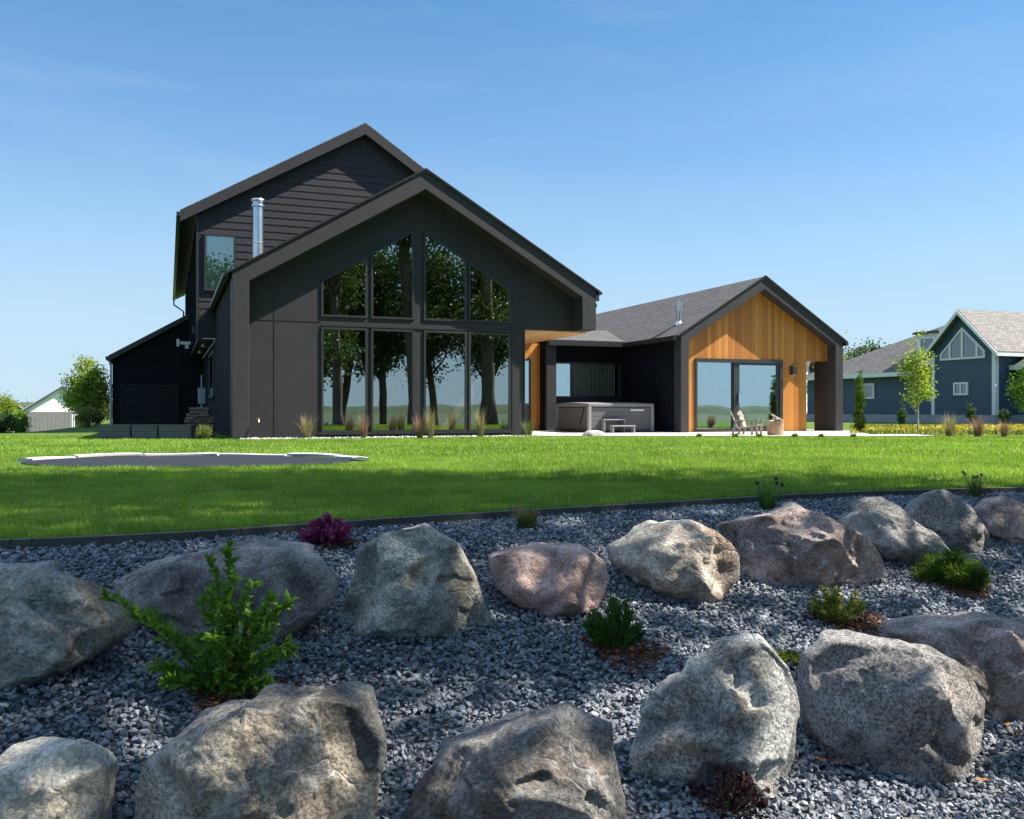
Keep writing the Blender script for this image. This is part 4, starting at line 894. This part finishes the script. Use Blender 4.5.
blade_clump('pink_flower_plant', 'thin stemmed plant with faded pink flowers near the right edge', 975, 498, 30, 26, 150, 'blade_green', .005, ('flower_pink', 5, .018, .75), 'plant')
blade_clump('ornamental_grass', 'upright straw green grass clump left of the glazed gable', 307, 439.5, 20, 29, 161, 'blade_straw', 0.0086, group='grass clumps along the front of the house')
blade_clump('ornamental_grass', 'reddish grass clump in front of the second tall pane', 364, 439, 18, 30, 148, 'blade_red', 0.0086, group='grass clumps along the front of the house')
blade_clump('ornamental_grass', 'reddish half of the paired grass clumps below the centre post', 420, 439, 18, 29, 161, 'blade_red', 0.0086, group='grass clumps along the front of the house')
blade_clump('ornamental_grass', 'straw coloured half of the paired grass clumps below the centre post', 431, 439, 16, 34, 186, 'blade_straw', 0.0086, group='grass clumps along the front of the house')
blade_clump('ornamental_grass', 'tall straw coloured grass clump in front of the last tall pane', 480.5, 438, 16, 34, 186, 'blade_straw', 0.0086, group='grass clumps along the front of the house')
blade_clump('ornamental_grass', 'low green spreading grass clump at the start of the patio', 528, 437, 24, 20, 161, 'blade_green', 0.0094, group='grass clumps along the front of the house')
for px, l in ((699, 'below the left edge of the sliding door'), (735, 'left of the wooden chairs'), (759, 'between the chairs and the fire pit'), (795, 'below the black wall lamp'), (821, 'below the dark porch opening'), (853, 'below the column shaped evergreen')):
    blade_clump('edge_tuft', 'small green tuft at the patio edge ' + l, px, 438.2, 14, 6, 110, 'leaf_mound', .02, group='tufts along the patio edge')
blade_clump('ornamental_grass', 'straw green feathery clump right of the young tree', 950, 436, 22, 26, 186, 'blade_straw', 0.0101, group='grass clumps beside the flower strip')
blade_clump('ornamental_grass', 'reddish clump below the blue gable, middle one of three', 978, 437.5, 20, 25, 173, 'blade_red', 0.0101, group='grass clumps beside the flower strip')
blade_clump('ornamental_grass', 'reddish clump nearest the right edge in front of the yellow flowers', 1004, 438, 16, 22, 148, 'blade_red', 0.0101, group='grass clumps beside the flower strip')
# yellow flower strip
n = 9000; y = rng.uniform(27.6, 44, n); x = y * rng.uniform(.376, .64, n); P = np.stack([x, y, 0 * x], -1)
tag(blades('flower_strip_leaves', P, rng.uniform(.06, .17, n), np.full(n, .05), rng.uniform(.1, .7, n), rng.uniform(0, 6.28, n), rng.random(n), 'leaf_yellow', seg=1), kind='stuff')
n = 2600; y = rng.uniform(27.4, 38, n); x = y * rng.uniform(.38, .64, n); ok = fbm(np.stack([x * .35, y * .35, 0 * x], -1), 2, 8) > -.25; x, y = x[ok], y[ok]; n = len(x)
P = np.stack([x, y, rng.uniform(.08, .2, n)], -1)
tag(leaves('yellow_flowers', P, unit(rng, n) * (1, 1, .4), rng.uniform(.04, .08, n), rng.uniform(.04, .07, n), rng.random(n), 'flower_yellow'), kind='stuff')
for (px, py, l) in ((981, 790, 'orange fallen leaf on gravel near the lower right corner'), (821, 771, 'brown fallen leaf below the granite boulder, left one of two'), (839, 771, 'brown fallen leaf below the granite boulder, right one of two'), (957, 553, 'tan fallen leaf beside the pointed grey boulder'), (1018, 742, 'orange brown fallen leaf at the right edge below the long boulder'), (1008, 735, 'small brown fallen leaf near the right edge below the long boulder'), (163, 640, 'pale dry leaf on gravel left of the leafy shrub')):
    g = gp(px, py); r = np.random.default_rng(px)
    a = r.uniform(0, 6.28); q = MB(); L_ = .034
    prof = [(-1, 0, .15), (-.55, .42, .3), (-.1, .3, .1), (.3, .48, .25), (.6, .2, .1), (1, 0, .3), (.6, -.22, .12), (.25, -.5, .28), (-.1, -.3, .1), (-.6, -.4, .3)]
    vs = [(math.cos(a) * x_ * L_ - math.sin(a) * y_ * L_, math.sin(a) * x_ * L_ + math.cos(a) * y_ * L_, z_ * L_ * .7) for x_, y_, z_ in prof] + [(0, 0, 0)]
    q.add(vs, [(i, (i + 1) % 10, 10) for i in range(10)])
    o = q.build('fallen_leaf', 'leaf_fallen', loc=g + Vector((0, 0, .038))); at_ = o.data.attributes.new('tone', 'FLOAT', 'POINT'); at_.data.foreach_set('value', np.full(len(o.data.vertices), r.random(), np.float32))
    tag(o, l, 'leaf', 'fallen leaves on the gravel')

# ------------------------------------------------------------------ trees
def tree(name, label, base, H, tr, lobes, nclump, per, leaf, m, seed, cat='tree', group=None, bark='bark', crad=.4, lean=(0, 0), up=.1, limbs=True):
    """lobes: (dx,dy,z,rx,ry,rz) ellipsoids that the crown fills with leaf clumps"""
    r = np.random.default_rng(seed); root = tag(empty(name, base), label, cat, group); tM = MB()
    top = Vector((lean[0], lean[1], H)); pts = []
    for t in np.linspace(0, 1, 12):
        p = Vector((0, 0, -.15)).lerp(top, t); p += Vector((math.sin(t * 5 + seed) * tr * .7, math.cos(t * 4 + seed) * tr * .7, 0)) * t; pts.append(p)
    rs = [tr * (1 - .86 * t) * (1 + .5 * max(0, .08 - t) / .08) for t in np.linspace(0, 1, 12)]
    tM.tube(pts, rs, 10)
    vol = np.array([l[3] * l[4] * l[5] for l in lobes]) ** .8; vol /= vol.sum(); C = []
    for i in range(nclump):
        l = lobes[r.choice(len(lobes), p=vol)]; d = unit(r, 1)[0] * (r.random() ** .38)
        C.append((l[0] + d[0] * l[3], l[1] + d[1] * l[4], l[2] + d[2] * l[5]))
    C = np.array(C)
    if limbs:
        for i in r.choice(nclump, min(nclump, 26 if len(lobes) > 2 else 16), replace=False):
            c = Vector(C[i]); t = np.clip((c.z / H) * .72, .12, .92); k = int(t * 11); p0 = pts[k].lerp(pts[min(k + 1, 11)], t * 11 - k); md = p0.lerp(c, .5) + Vector((0, 0, -.04 * H * r.random()))
            tM.tube([p0, md, c], [rs[k] * .5, rs[k] * .3, .15 * rs[0] * .3], 6)
    tM.build('trunk', bark, root, smooth=True)
    n = nclump * per; idx = np.repeat(np.arange(nclump), per); P = C[idx] + r.normal(size=(n, 3)) * crad * (1, 1, .75)
    tone = np.clip(r.beta(2, 2, nclump)[idx] * .5 + r.random(n) * .5, 0, 1); D = unit(r, n) + (0, 0, up)
    leaves('crown', P, D, r.uniform(.7, 1.25, n) * leaf[0], r.uniform(.7, 1.2, n) * leaf[1], tone, m, root, seed=seed)
    return root
# left side of the picture
def at(px, Y, z=None):
    x = (px - CX) / F * Y; return Vector((x, Y, gz(x, Y) if z is None else z))
def px2(Y, n): return n * Y / F
Y = 46; k = Y / F
tree('maple_tree', 'bushy light green tree standing between the white house and the black garage', at(87, Y), 3.5, .09, [(0, 0, 1.55, 1.1, 1.0, 1.1), (0, 0, 2.35, .85, .85, 1.0), (-.1, 0, 3.25, .35, .4, .6), (-.85, 0, 1.7, .4, .5, .8), (.8, .1, 1.6, .4, .5, .9), (.45, 0, 2.6, .3, .3, .7), (-.55, 0, 2.5, .25, .3, .6)], 210, 30, (.14, .09), 'leaf_maple', 11, crad=.2)
tree('hedge_shrub', 'pale yellow green clipped shrub under the bushy light green tree', at(89, 44), .9, .04, [(0, 0, .45, .5, .4, .5), (-.25, 0, .5, .3, .4, .45), (.3, 0, .5, .25, .4, .45)], 60, 40, (.1, .06), 'leaf_hedge', 12, 'shrub', crad=.1, limbs=False)
tree('arborvitae', 'tall yellowish conical evergreen at the far left edge', at(5, 38), 1.6, .05, [(0, 0, .5, .42, .4, .8), (.05, 0, 1.1, .25, .25, .55)], 90, 44, (.11, .045), 'leaf_maple', 13, 'shrub', crad=.13, up=.9, limbs=False)
tree('arborvitae', 'narrow green evergreen second from the left edge', at(20, 37), .8, .04, [(0, 0, .3, .22, .22, .5)], 60, 40, (.11, .04), 'leaf_fresh', 14, 'shrub', crad=.1, up=.9, limbs=False)
tree('dark_shrub', 'dark blue green bush low at the left edge', at(0, 33), .7, .04, [(0, 0, .3, .42, .4, .45)], 70, 40, (.1, .05), 'leaf_dark', 15, 'shrub', crad=.13, limbs=False)
tree('corner_shrub', 'small bright green bush at the foot of the firewood stack', at(204, 23.2), .36, .015, [(0, 0, .17, .17, .14, .17)], 40, 40, (.05, .03), 'leaf_hedge', 16, 'shrub', crad=.05, limbs=False)
for i, (px, Y, wd, ht, l) in enumerate([(-8, 150, 3.6, 5.6, 'far broad tree at the left edge beyond the tan house'), (17, 160, 4.6, 5.2, 'far rounded tree above the tan house roof'), (36, 190, 4, 4.6, 'far dark tree peeking over the roof between tan and white house'), (100, 170, 4, 5, 'far tree low beside the black garage wall'), (868, 110, 3.2, 8.6, 'far dark tree above the left end of the blue house roof'), (852, 120, 3, 7.0, 'far tree right beside the cedar wing roof'), (808, 100, 4.5, 9.5, 'tree seen through the porch opening of the cedar wing'), (818, 75, 2, 6.4, 'slim tree behind the porch opening, nearer than the grey roof')]):
    b = at(px, Y); tree('far_tree', l, b, ht * .9, .2, [(0, 0, ht * .55, wd * .8, wd * .8, ht * .38), (-wd * .5, 0, ht * .6, wd * .5, wd * .6, ht * .28), (wd * .5, 0, ht * .5, wd * .55, wd * .6, ht * .3), (0, 0, ht * .8, wd * .5, wd * .5, ht * .2)], 170, 60, (.36, .24), 'leaf_dark' if i in (2, 4) else 'leaf_far', 30 + i, group='trees beyond the houses', crad=.75)
# right side
tree('column_evergreen', 'narrow column shaped evergreen beside the cedar wing', at(859.5, 29.5), 2.1, .03, [(0, 0, .55, .17, .17, .55), (0, 0, 1.2, .15, .15, .6), (0, 0, 1.75, .09, .09, .42)], 120, 46, (.07, .025), 'leaf_mound', 17, 'tree', crad=.045, up=1.2, limbs=False)
tree('young_tree', 'young slender tree with pale trunk and airy light green crown', at(918, 29.6), 3.1, .035, [(0, 0, 1.5, .42, .42, .6), (-.05, 0, 2.2, .42, .42, .6), (-.1, 0, 2.85, .22, .22, .5), (-.42, 0, 2.25, .25, .25, .22)], 90, 17, (.12, .055), 'leaf_maple', 18, bark='pale_bark', crad=.12)
tree('young_tree', 'young tree cut by the right edge in front of the blue house', at(1032, 29), 2.6, .03, [(0, 0, 1.3, .55, .5, .7), (-.3, 0, 1.5, .45, .4, .35), (0, 0, 2.0, .35, .35, .5)], 80, 24, (.12, .055), 'leaf_fresh', 19, bark='pale_bark', crad=.12)
tree('dark_shrub', 'small dark pointed shrub against the blue house left wall', at(902, 49), .9, .03, [(0, 0, .45, .2, .2, .45)], 40, 30, (.1, .05), 'leaf_dark', 20, 'shrub', crad=.07, limbs=False)
tree('dark_shrub', 'small dark shrub below the blue gable, right of its window', at(971, 48.5), 1.1, .03, [(0, 0, .55, .18, .18, .55)], 40, 30, (.1, .05), 'leaf_dark', 21, 'shrub', crad=.07, limbs=False)
tree('dark_shrub', 'low dark shrub at the right corner of the blue gable', at(1004, 47), .8, .03, [(0, 0, .4, .25, .2, .4)], 40, 30, (.1, .05), 'leaf_dark', 22, 'shrub', crad=.07, limbs=False)
# tall cottonwoods beside and behind the photographer: they shade the bed and stand mirrored in the big panes
def cottonwood(x, y, H, tr, seed, label, lobes, ncl=130, lean=(0, 0)):
    tree('cottonwood_tree', label, Vector((x, y, gz(x, y) if y > -4 else -1.75)), H, tr * 1.5, lobes, int(ncl * 2), 44, (.24, .2), 'leaf_cotton', seed, group='tall trees on the near side of the lawn', crad=.55, lean=lean)
cottonwood(7.4, 4.6, 16, .2, 51, 'tall cottonwood nearest the lawn edge, outside the picture to the right', [(0, 0, 5.4, 1.1, 1.2, .7), (-.4, .3, 10.5, 2.2, 2.3, 1.8), (-.6, .3, 13.5, 2.4, 2.5, 2.0), (0, 0, 16, 1.6, 1.6, 1.2)], 58, (-.6, .3))
cottonwood(10.4, 7.6, 20, .26, 52, 'leaning cottonwood second along the lawn edge, outside the picture', [(0, .2, 6.2, 1.5, 1.5, 1.0), (-.4, .8, 11, 2.4, 2.6, 1.8), (-1, 1.4, 14.5, 3, 3, 2.2), (-1.6, 1.6, 18.5, 2.8, 2.8, 2.2)], 84, (-2.4, 1.4))
cottonwood(14.6, 8.6, 21, .3, 53, 'broad cottonwood farthest to the right of the bed, outside the picture', [(0, 0, 6, 1.6, 1.8, 1.2), (-.6, .8, 15, 3, 2.6, 2.2), (-.4, .6, 19.5, 3, 2.6, 2.2)], 70)
cottonwood(9.0, -1.0, 15, .2, 54, 'cottonwood close behind the front boulders, outside the picture', [(0, 0, 6, 2.4, 2.2, 1.8), (-.5, .4, 10, 2.8, 2.6, 2.6), (.4, 0, 14, 2, 2, 1.8)], 150)
cottonwood(5.5, -6.0, 14, .2, 55, 'cottonwood behind the place of the photographer', [(0, 0, 6, 2.4, 2.4, 1.6), (0, 0, 9, 2.6, 2.6, 2.4), (.5, 0, 12, 2.6, 2.6, 2.4)], 150)

for i, (x_, y_, h_) in enumerate(((11.5, -9, 14), (14.6, -7.5, 15), (17.6, -6.2, 14), (21, -4.6, 15), (24.6, -3.0, 14))):
    cottonwood(x_, y_, h_, .22, 61 + i, ['dense tree mirrored in the leftmost panes, behind the photographer', 'dense tree mirrored left of the centre post, behind the photographer', 'dense tree mirrored in the centre of the big window', 'dense tree mirrored right of the centre post, behind the photographer', 'dense tree mirrored in the rightmost panes, behind the photographer'][i],
               [(0, 0, 7.2 + .8 * (i % 2), 2.1, 2.1, 1.7), (.3, 0, 9.5, 2.3, 2.3, 2.0), (-.3, 0, 12, 1.9, 1.9, 1.8), (-1.2, .3, 5.6, .9, .9, .8)], 150, ((.3, 0), (1.9, .4), (-.8, .3), (-1.6, 0), (.9, 0))[i])

# ------------------------------------------------------------------ neighbouring houses
BO = Vector((26.4, 49, 0)); BA = TH
bh = tag(empty('blue_house', BO, 0), 'dark blue house with white trimmed arched gable window and grey roof', 'house')
ea = Vector((-sT, cT, 0)); ebv = Vector((cT, sT, 0)); MX = Matrix(((ea.x, ebv.x, 0, 0), (ea.y, ebv.y, 0, 0), (0, 0, 1, 0), (0, 0, 0, 1)))
# local axes here: x = along the gable front (going away to the left), y = into the house
class MBb(MB):
    def build(s, name, m, parent=None, **k):
        s.v = [tuple(MX @ Vector(p)) for p in s.v]; return MB.build(s, name, m, parent, **k)
gw, ge, ga = 4.3, 4.25, 6.35
MBb().prism([(0, .5), (gw, .5), (gw, ge), (gw / 2, ga - .1), (0, ge)], 0, 12).build('wall', 'blue_siding', bh)
MBb().box(-.02, gw + .02, -.03, 12, -.3, .5).box(gw + .02, 16, .03, 9, -.3, .5).box(-10, -.02, 1.5, 9, -.3, .5).build('foundation', 'foundation', bh)
sB = (ga - ge) / (gw / 2)
MBb().prism([(-.42, ge - .42 * sB + .02), (gw / 2, ga + .02), (gw + .42, ge - .42 * sB + .02), (gw + .42, ge - .42 * sB + .14), (gw / 2, ga + .16), (-.42, ge - .42 * sB + .14)], -.4, 12.3).build('roof', 'shingle_grey', bh, uv=roof_uv)
MBb().holed([[(-.45, ge - .45 * sB - .12), (gw / 2, ga - .14), (gw + .45, ge - .45 * sB - .12), (gw + .45, ge - .45 * sB + .1), (gw / 2, ga + .1), (-.45, ge - .45 * sB + .1)]], -.46, -.402).build('fascia', 'trim_white', bh)
MBb().box(-.47, -.40, -.4, 12.3, ge - .45 * sB - .1, ge - .45 * sB + .08).build('gutter', 'trim_white', bh)
MBb().box(-.05, .18, -.05, -.002, .5, ge - .1).box(gw - .18, gw + .05, -.05, -.002, .5, ge - .1).box(-.05, -.003, 0, .2, .5, ge - .2).build('corner_board', 'trim_white', bh)
def bwin(poly, y, bars=()):
    inn = inset(poly, .11); A = MBb().holed([poly, inn], y - .06, y + .02)
    for b_ in bars: A.box(b_ - .05, b_ + .05, y - .05, y + .01, poly[0][1] + .05, 99) if False else A.prism(b_, y - .055, y + .01)
    fo = A.build('window', 'trim_white', bh); MBb().prism(inset(poly, .09), y - .02, y - .005).build('pane', 'glass_far', fo)
def xg(px):                                    # along-gable coordinate of a picture column on that wall
    a = (px - CX) / F; return (BO.x - a * BO.y) / (sT + a * cT)
zl = 3.66
def arch(x): return 5.72 - abs(x - 2.15) * .86
gpoly = [(.62, zl), (3.7, zl), (3.7, zl + .35), (2.15, 5.5), (.62, zl + .42)]
bars = []
for bx_ in (1.15, 2.15, 3.0):
    zt = 5.5 - abs(bx_ - 2.15) * .95; bars.append([(bx_ - .07, zl + .05), (bx_ + .07, zl + .05), (bx_ + .07, zt - .06), (bx_ - .07, zt - .06)])
bwin(gpoly, -.02, bars)
bwin([(1.75, 1.62), (2.75, 1.62), (2.75, 2.36), (1.75, 2.36)], -.02, [[(2.2, 1.7), (2.3, 1.7), (2.3, 2.3), (2.2, 2.3)]])
# left wing of the blue house
LE = 3.05
MBb().box(gw, 15.5, .05, 9, .5, LE).build('wall', 'blue_siding', bh)
rA, rB = (15.9, -.45, LE), (3.6, -.45, LE)
zq = LE + .5 * 3.25 / 5.45
rf = MBb().add([(16, -.45, LE), (4.34, -.45, LE), (2.2, 5, LE + 3.25), (8.1, 5, LE + 3.25), (16, 10.4, LE), (2.2, 10.4, LE), (4.34, .05, zq), (2.2, .05, zq)], [(1, 0, 3, 2, 7, 6), (0, 4, 3), (3, 4, 5, 2)])
rf.build('roof', 'shingle_slate', bh, uv=roof_uv)
MBb().box(gw + .2, 16.02, -.5, -.42, LE - .2, LE + .06).build('fascia', 'trim_white', bh)
bwin([(9.0, 1.5), (10.1, 1.5), (10.1, 2.5), (9.0, 2.5)], .03)
dz = LE + 1.5
MBb().box(5.4, 7.2, 1.7, 4.4, dz - .6, dz + .95).build('wall', 'trim_white', bh)
MBb().prism([(5.2, dz + .95), (7.4, dz + .95), (7.3, dz + 1.1), (5.3, dz + 1.1)], 1.5, 4.6).build('roof', 'shingle_slate', bh, uv=roof_uv)
bwin([(5.7, dz - .1), (6.9, dz - .1), (6.9, dz + .75), (5.7, dz + .75)], 1.68)
# right wing
MBb().box(-10, 0, 1.5, 9, .5, 3.15).build('wall', 'blue_siding', bh)
MBb().prism_x([(1.0, 3.1), (6.5, 6.1), (12, 3.1), (12, 3.24), (6.5, 6.26), (1.0, 3.24)], -10.5, -.02).build('roof', 'shingle_slate', bh, uv=roof_uv)
MBb().box(-10.5, -.06, .93, .99, 2.98, 3.24).build('fascia', 'trim_white', bh)

def gable_house(name, label, px, Y, rz, wd, dp, ze, za, mw, mr, extra=None, zb=None):
    b = at(px, Y); root = tag(empty(name, b, rz), label, 'house')
    MB().prism([(-wd / 2, -1.5), (wd / 2, -1.5), (wd / 2, ze), (0, za - .1), (-wd / 2, ze)], 0, dp).build('wall', mw, root)
    s_ = (za - ze) / (wd / 2)
    MB().prism([(-wd / 2 - .5, ze - .5 * s_ + .02), (0, za + .02), (wd / 2 + .5, ze - .5 * s_ + .02), (wd / 2 + .5, ze - .5 * s_ + .25), (0, za + .28), (-wd / 2 - .5, ze - .5 * s_ + .25)], -.5, dp + .5).build('roof', mr, root, uv=roof_uv)
    if extra: extra(root)
    return root
def wh(root):
    g_ = MB()
    for k in range(11): g_.box(-4.05 + k * .48, -4.05 + k * .48 + .42, -.06, -.002, 0, 3.2)
    g_.build('board_panel', 'grey_board', root)
    window(root, [(1.4, .5), (3.0, .5), (3.0, 2.8), (1.4, 2.8)], -.06, .12, .05, 'glass_far', 'trim_white')
    MB().prism([(-4.6, 3.55), (0, 6.55), (4.6, 3.55), (4.6, 3.2), (0, 6.2), (-4.6, 3.2)], -.45, -.06).build('soffit', 'gable_soffit', root)
    MB().box(.4, .7, -.1, -.003, 4.2, 5.0).build('wall_vent', 'grey_board', root)
gable_house('white_house', 'white gabled house with grey board panel at the left', 62, 118, R(28), 8.6, 14, 3.35, 6.3, 'white_stucco', 'shingle_dark', wh)
gable_house('tan_house', 'low tan house with grey roof behind the white gabled house', 8, 135, R(80), 9, 16, 3.2, 5.2, 'tan_stucco', 'shingle_grey')
gable_house('grey_roof_house', 'pale house with big grey roof seen through the porch opening', 806, 72, R(60), 9, 14, 2.2, 5.0, 'white_stucco', 'shingle_slate')

# ------------------------------------------------------------------ objects by the house
# hot tub
ht = tag(empty('hot_tub', HW(12.25, 2.9, .048), TH), 'grey panelled hot tub with closed cover on the patio', 'hot tub')
hx, hy, hh = 1.15, 1.22, .84
MB().box(-hx, hx, -hy, hy, .06, hh).build('cabinet', 'tub_panel', ht, bevel=.06)
MB().box(-hx + .04, hx - .04, -hy + .04, hy - .04, 0, .07).build('base', 'black_metal', ht)
for i, j in ((-1, -1), (1, -1), (-1, 1), (1, 1)): MB().box(i * hx - .06, i * hx + .06, j * hy - .06, j * hy + .06, .03, hh + .01).build('corner_post', 'step_grey', ht, bevel=.03)
pl = MB()
for k in range(5): pl.box(-hx + .08, hx - .08, -hy - .012, -hy + .01, .12 + k * .14, .12 + k * .14 + .128).box(-hx - .012, -hx + .01, -hy + .08, hy - .08, .12 + k * .14, .12 + k * .14 + .128)
pl.build('side_slats', 'tub_panel', ht)
MB().prism_x([(-hy - .06, hh), (hy + .06, hh), (hy + .06, hh + .1), (0, hh + .15), (-hy - .06, hh + .1)], -hx - .05, hx + .05).build('cover', 'tub_cover', ht, bevel=.02)
MB().box(.35, .85, -hy - .02, -hy - .006, hh - .14, hh - .09).build('control_panel', 'white_metal', ht)
MB().beam((-hx - .03, -.6, .3), (-hx - .03, -.95, hh + .05), .03, .03).build('cover_lifter', 'black_metal', ht)
# step
sp_ = tag(empty('step_stool', HW(12.1, 1.36, .048), TH), 'small grey two tier step in front of the hot tub', 'step')
MB().box(-.42, .42, -.2, .05, .2, .24).build('tread', 'step_grey', sp_, bevel=.008); MB().box(-.6, .2, .06, .3, .4, .44).build('tread', 'step_grey', sp_, bevel=.008)
for x_ in (-.4, .36): MB().box(x_, x_ + .04, -.18, .04, 0, .2).build('leg', 'step_grey', sp_)
for x_ in (-.58, .14): MB().box(x_, x_ + .04, .08, .28, 0, .4).build('leg', 'step_grey', sp_)
# pale stone on the patio
g = Vector((2.37, 25.9, .02)); bm = bmesh.new(); bmesh.ops.create_icosphere(bm, subdivisions=4, radius=1); d = np.array([v.co[:] for v in bm.verts]); fi = np.array([[v.index for v in f.verts] for f in bm.faces]); bm.free()
X = d * (.36, .28, .19) * (1 + .08 * fbm(d * 2, 3, 4))[:, None]
tag(mesh_np('landscape_stone', X, fi, 'rock_cream', nper=3, smooth=True, loc=g), 'pale low stone on the patio edge before the hot tub', 'stone')
# chairs
def chair(label, loc, rz):
    root = tag(empty('garden_chair', loc, rz), label, 'chair', 'wooden garden chairs on the patio')
    s_ = MB()
    for k in range(5): s_.beam((-.27, -.26 + k * .11, .36 - k * .025), (.27, -.26 + k * .11, .36 - k * .025), .095, .02)
    s_.build('seat', 'chair_wood', root)
    for k in range(5):
        pass
    b = MB()
    for k in range(5):
        x_ = -.22 + k * .11; h_ = .66 - .03 * abs(k - 2) ** 1.6; b.beam((x_ * .8, .25, .26), (x_ * 1.15, .5, .26 + h_), .1, .02, up=(0, 1, .4))
    b.beam((-.26, .33, .45), (.26, .33, .45), .03, .05).beam((-.28, .42, .72), (.28, .42, .72), .03, .05)
    b.build('backrest', 'chair_wood', root)
    for sx in (-1, 1):
        MB().beam((sx * .33, -.36, .56), (sx * .33, .38, .54), .12, .025).build('armrest', 'chair_wood', root)
        MB().beam((sx * .3, -.27, 0), (sx * .3, -.25, .55), .03, .09, up=(0, 1, 0)).build('leg', 'chair_wood', root)
        MB().beam((sx * .29, .44, 0), (sx * .3, .3, .54), .03, .08, up=(0, 1, 0)).build('leg', 'chair_wood', root)
    return root
chair('weathered wooden chair on the left, seen from its side', Vector((6.82, 26.3, .048)), R(75)).scale = (.78,) * 3
chair('weathered wooden chair on the right, its rounded back turned to us', Vector((7.28, 27.2, .048)), R(58)).scale = (.78,) * 3
# fire pit and the logs in it
fp = tag(empty('fire_pit', Vector((7.72, 26.3, .048)), 0), 'round rusty brown fire pit beside the wooden chairs', 'fire pit')
MB().lathe([(.22, 0), (.23, .02), (.245, .36), (.26, .38), (.26, .4), (.225, .4), (.22, .28)], n=28).build('bowl', 'copper', fp, smooth=False)
for i, (a, x_, l) in enumerate(((20, -.04, 'pale split log lying lowest in the fire pit'), (100, .02, 'pale split log crossing the others in the fire pit'), (150, .06, 'pale split log leaning up on top in the fire pit'))):
    c_, s_ = math.cos(R(a)), math.sin(R(a)); b = Vector((7.72 + x_, 26.3, .46 + .04 * i)); t_ = .1 if i == 2 else .02
    tag(MB().tube([b - Vector((c_ * .17, s_ * .17, t_)), b + Vector((c_ * .17, s_ * .17, t_))], [.042, .034], 7).build('log', 'log_wood'), l, 'log', 'logs in the fire pit')
# stacked firewood by the house corner
r = np.random.default_rng(8); b0 = Vector((-7.62, 23.95, -.02)); k = 0
for row in range(10):
    for lay in range(2):
        x_ = -.36 + r.uniform(0, .05) + (.1 if row > 7 else 0); xe = .36 - (.12 if row > 7 else 0)
        while x_ < xe - .1:
            l_ = min(r.uniform(.2, .42), xe - x_ + .05); p = b0 + Vector((x_ + l_ / 2 - .76, lay * .13 + r.normal(0, .02), .05 + row * .086))
            a = r.normal(0, .16); dx = Vector((math.cos(a), math.sin(a), r.normal(0, .05))) * l_ / 2
            tag(MB().tube([p - dx, p + dx], [r.uniform(.04, .056), r.uniform(.04, .056)], int(r.integers(4, 7))).build('firewood_log', 'firewood_bark'), 'split brown log in the stack at the corner of the black house', 'log', 'split logs stacked at the house corner'); x_ += l_ + .01
# three low grey planters in front of the garage
for i, (x0, x1, l) in enumerate(((98, 130, 'low grey box in front of the garage, leftmost of three'), (131.5, 157, 'low grey box in front of the garage, middle of three'), (158.5, 191, 'low grey box in front of the garage, next to the firewood'))):
    Yp = 23.4; a, b = (x0 - CX) / F * Yp, (x1 - CX) / F * Yp; q = tag(empty('planter_box', Vector(((a + b) / 2, Yp, -.08)), 0), l, 'planter', 'grey boxes before the garage'); hw = (b - a) / 2 - .005
    m_ = MB()
    for k in range(3): m_.box(-hw, hw, 0, .5, .0 + k * .15, .145 + k * .15)
    m_.build('side_boards', 'planter_grey', q); MB().box(-hw - .006, hw + .006, -.01, .51, .446, .47).build('rim', 'planter_grey', q)
# sunken trampoline with pale rim pads
tr_ = tag(empty('trampoline', Vector((-4.83, 13.5, 0)), 0), 'sunken trampoline with grey mat and pale rim pads in the lawn', 'trampoline')
def ell(t, s_=1): return (2.42 * s_ * math.cos(t), 1.5 * s_ * math.sin(t))
mb = MB(); pts = [(*ell(t), .02) for t in np.linspace(0, 2 * math.pi, 64, endpoint=False)]; low = [(p[0], p[1], -.02) for p in pts]
mb.add(pts + low, [tuple(range(64))] + [(i, i + 64, (i + 1) % 64 + 64, (i + 1) % 64) for i in range(64)]); mb.build('jump_mat', 'mat_grey', tr_)
cuts = np.linspace(R(6), R(178), 7)
for i in range(6):
    a0, a1 = cuts[i] + .008, cuts[i + 1] - .008; mb = MB(); n = 10; V_ = []
    for t in np.linspace(a0, a1, n):
        for s_, z_ in ((1.0, .02), (1.0, .05), (1.05, .062), (1.1, .045), (1.1, .0)): V_.append((*ell(t, s_), z_ + .012 * math.sin(i * 2.1) + .006 * math.sin(t * 9)))
    fs = [(j * 5 + k, j * 5 + (k + 1) % 5, j * 5 + 5 + (k + 1) % 5, j * 5 + 5 + k) for j in range(n - 1) for k in range(5)] + [(4, 3, 2, 1, 0), tuple((n - 1) * 5 + k for k in range(5))]
    mb.add(V_, fs); mb.build('rim_pad', 'pad_white', tr_)
# ceiling fan behind the upper panes
cf = tag(empty('ceiling_fan', HW(3.9, 2.6, 4.1), TH), 'dark ceiling fan hanging inside behind the upper left panes', 'fan')
MB().tube([(0, 0, .1), (0, 0, 2.3)], .02, 8).build('rod', 'black_metal', cf); MB().lathe([(.05, -.1), (.12, -.06), (.12, .06), (.04, .12)]).build('motor', 'black_metal', cf)
for k in range(6):
    a = k * math.pi / 3 + .2; MB().beam((.1 * math.cos(a), .1 * math.sin(a), 0), (1.0 * math.cos(a), 1.0 * math.sin(a), 0), .13, .012).build('blade', 'black_metal', cf)
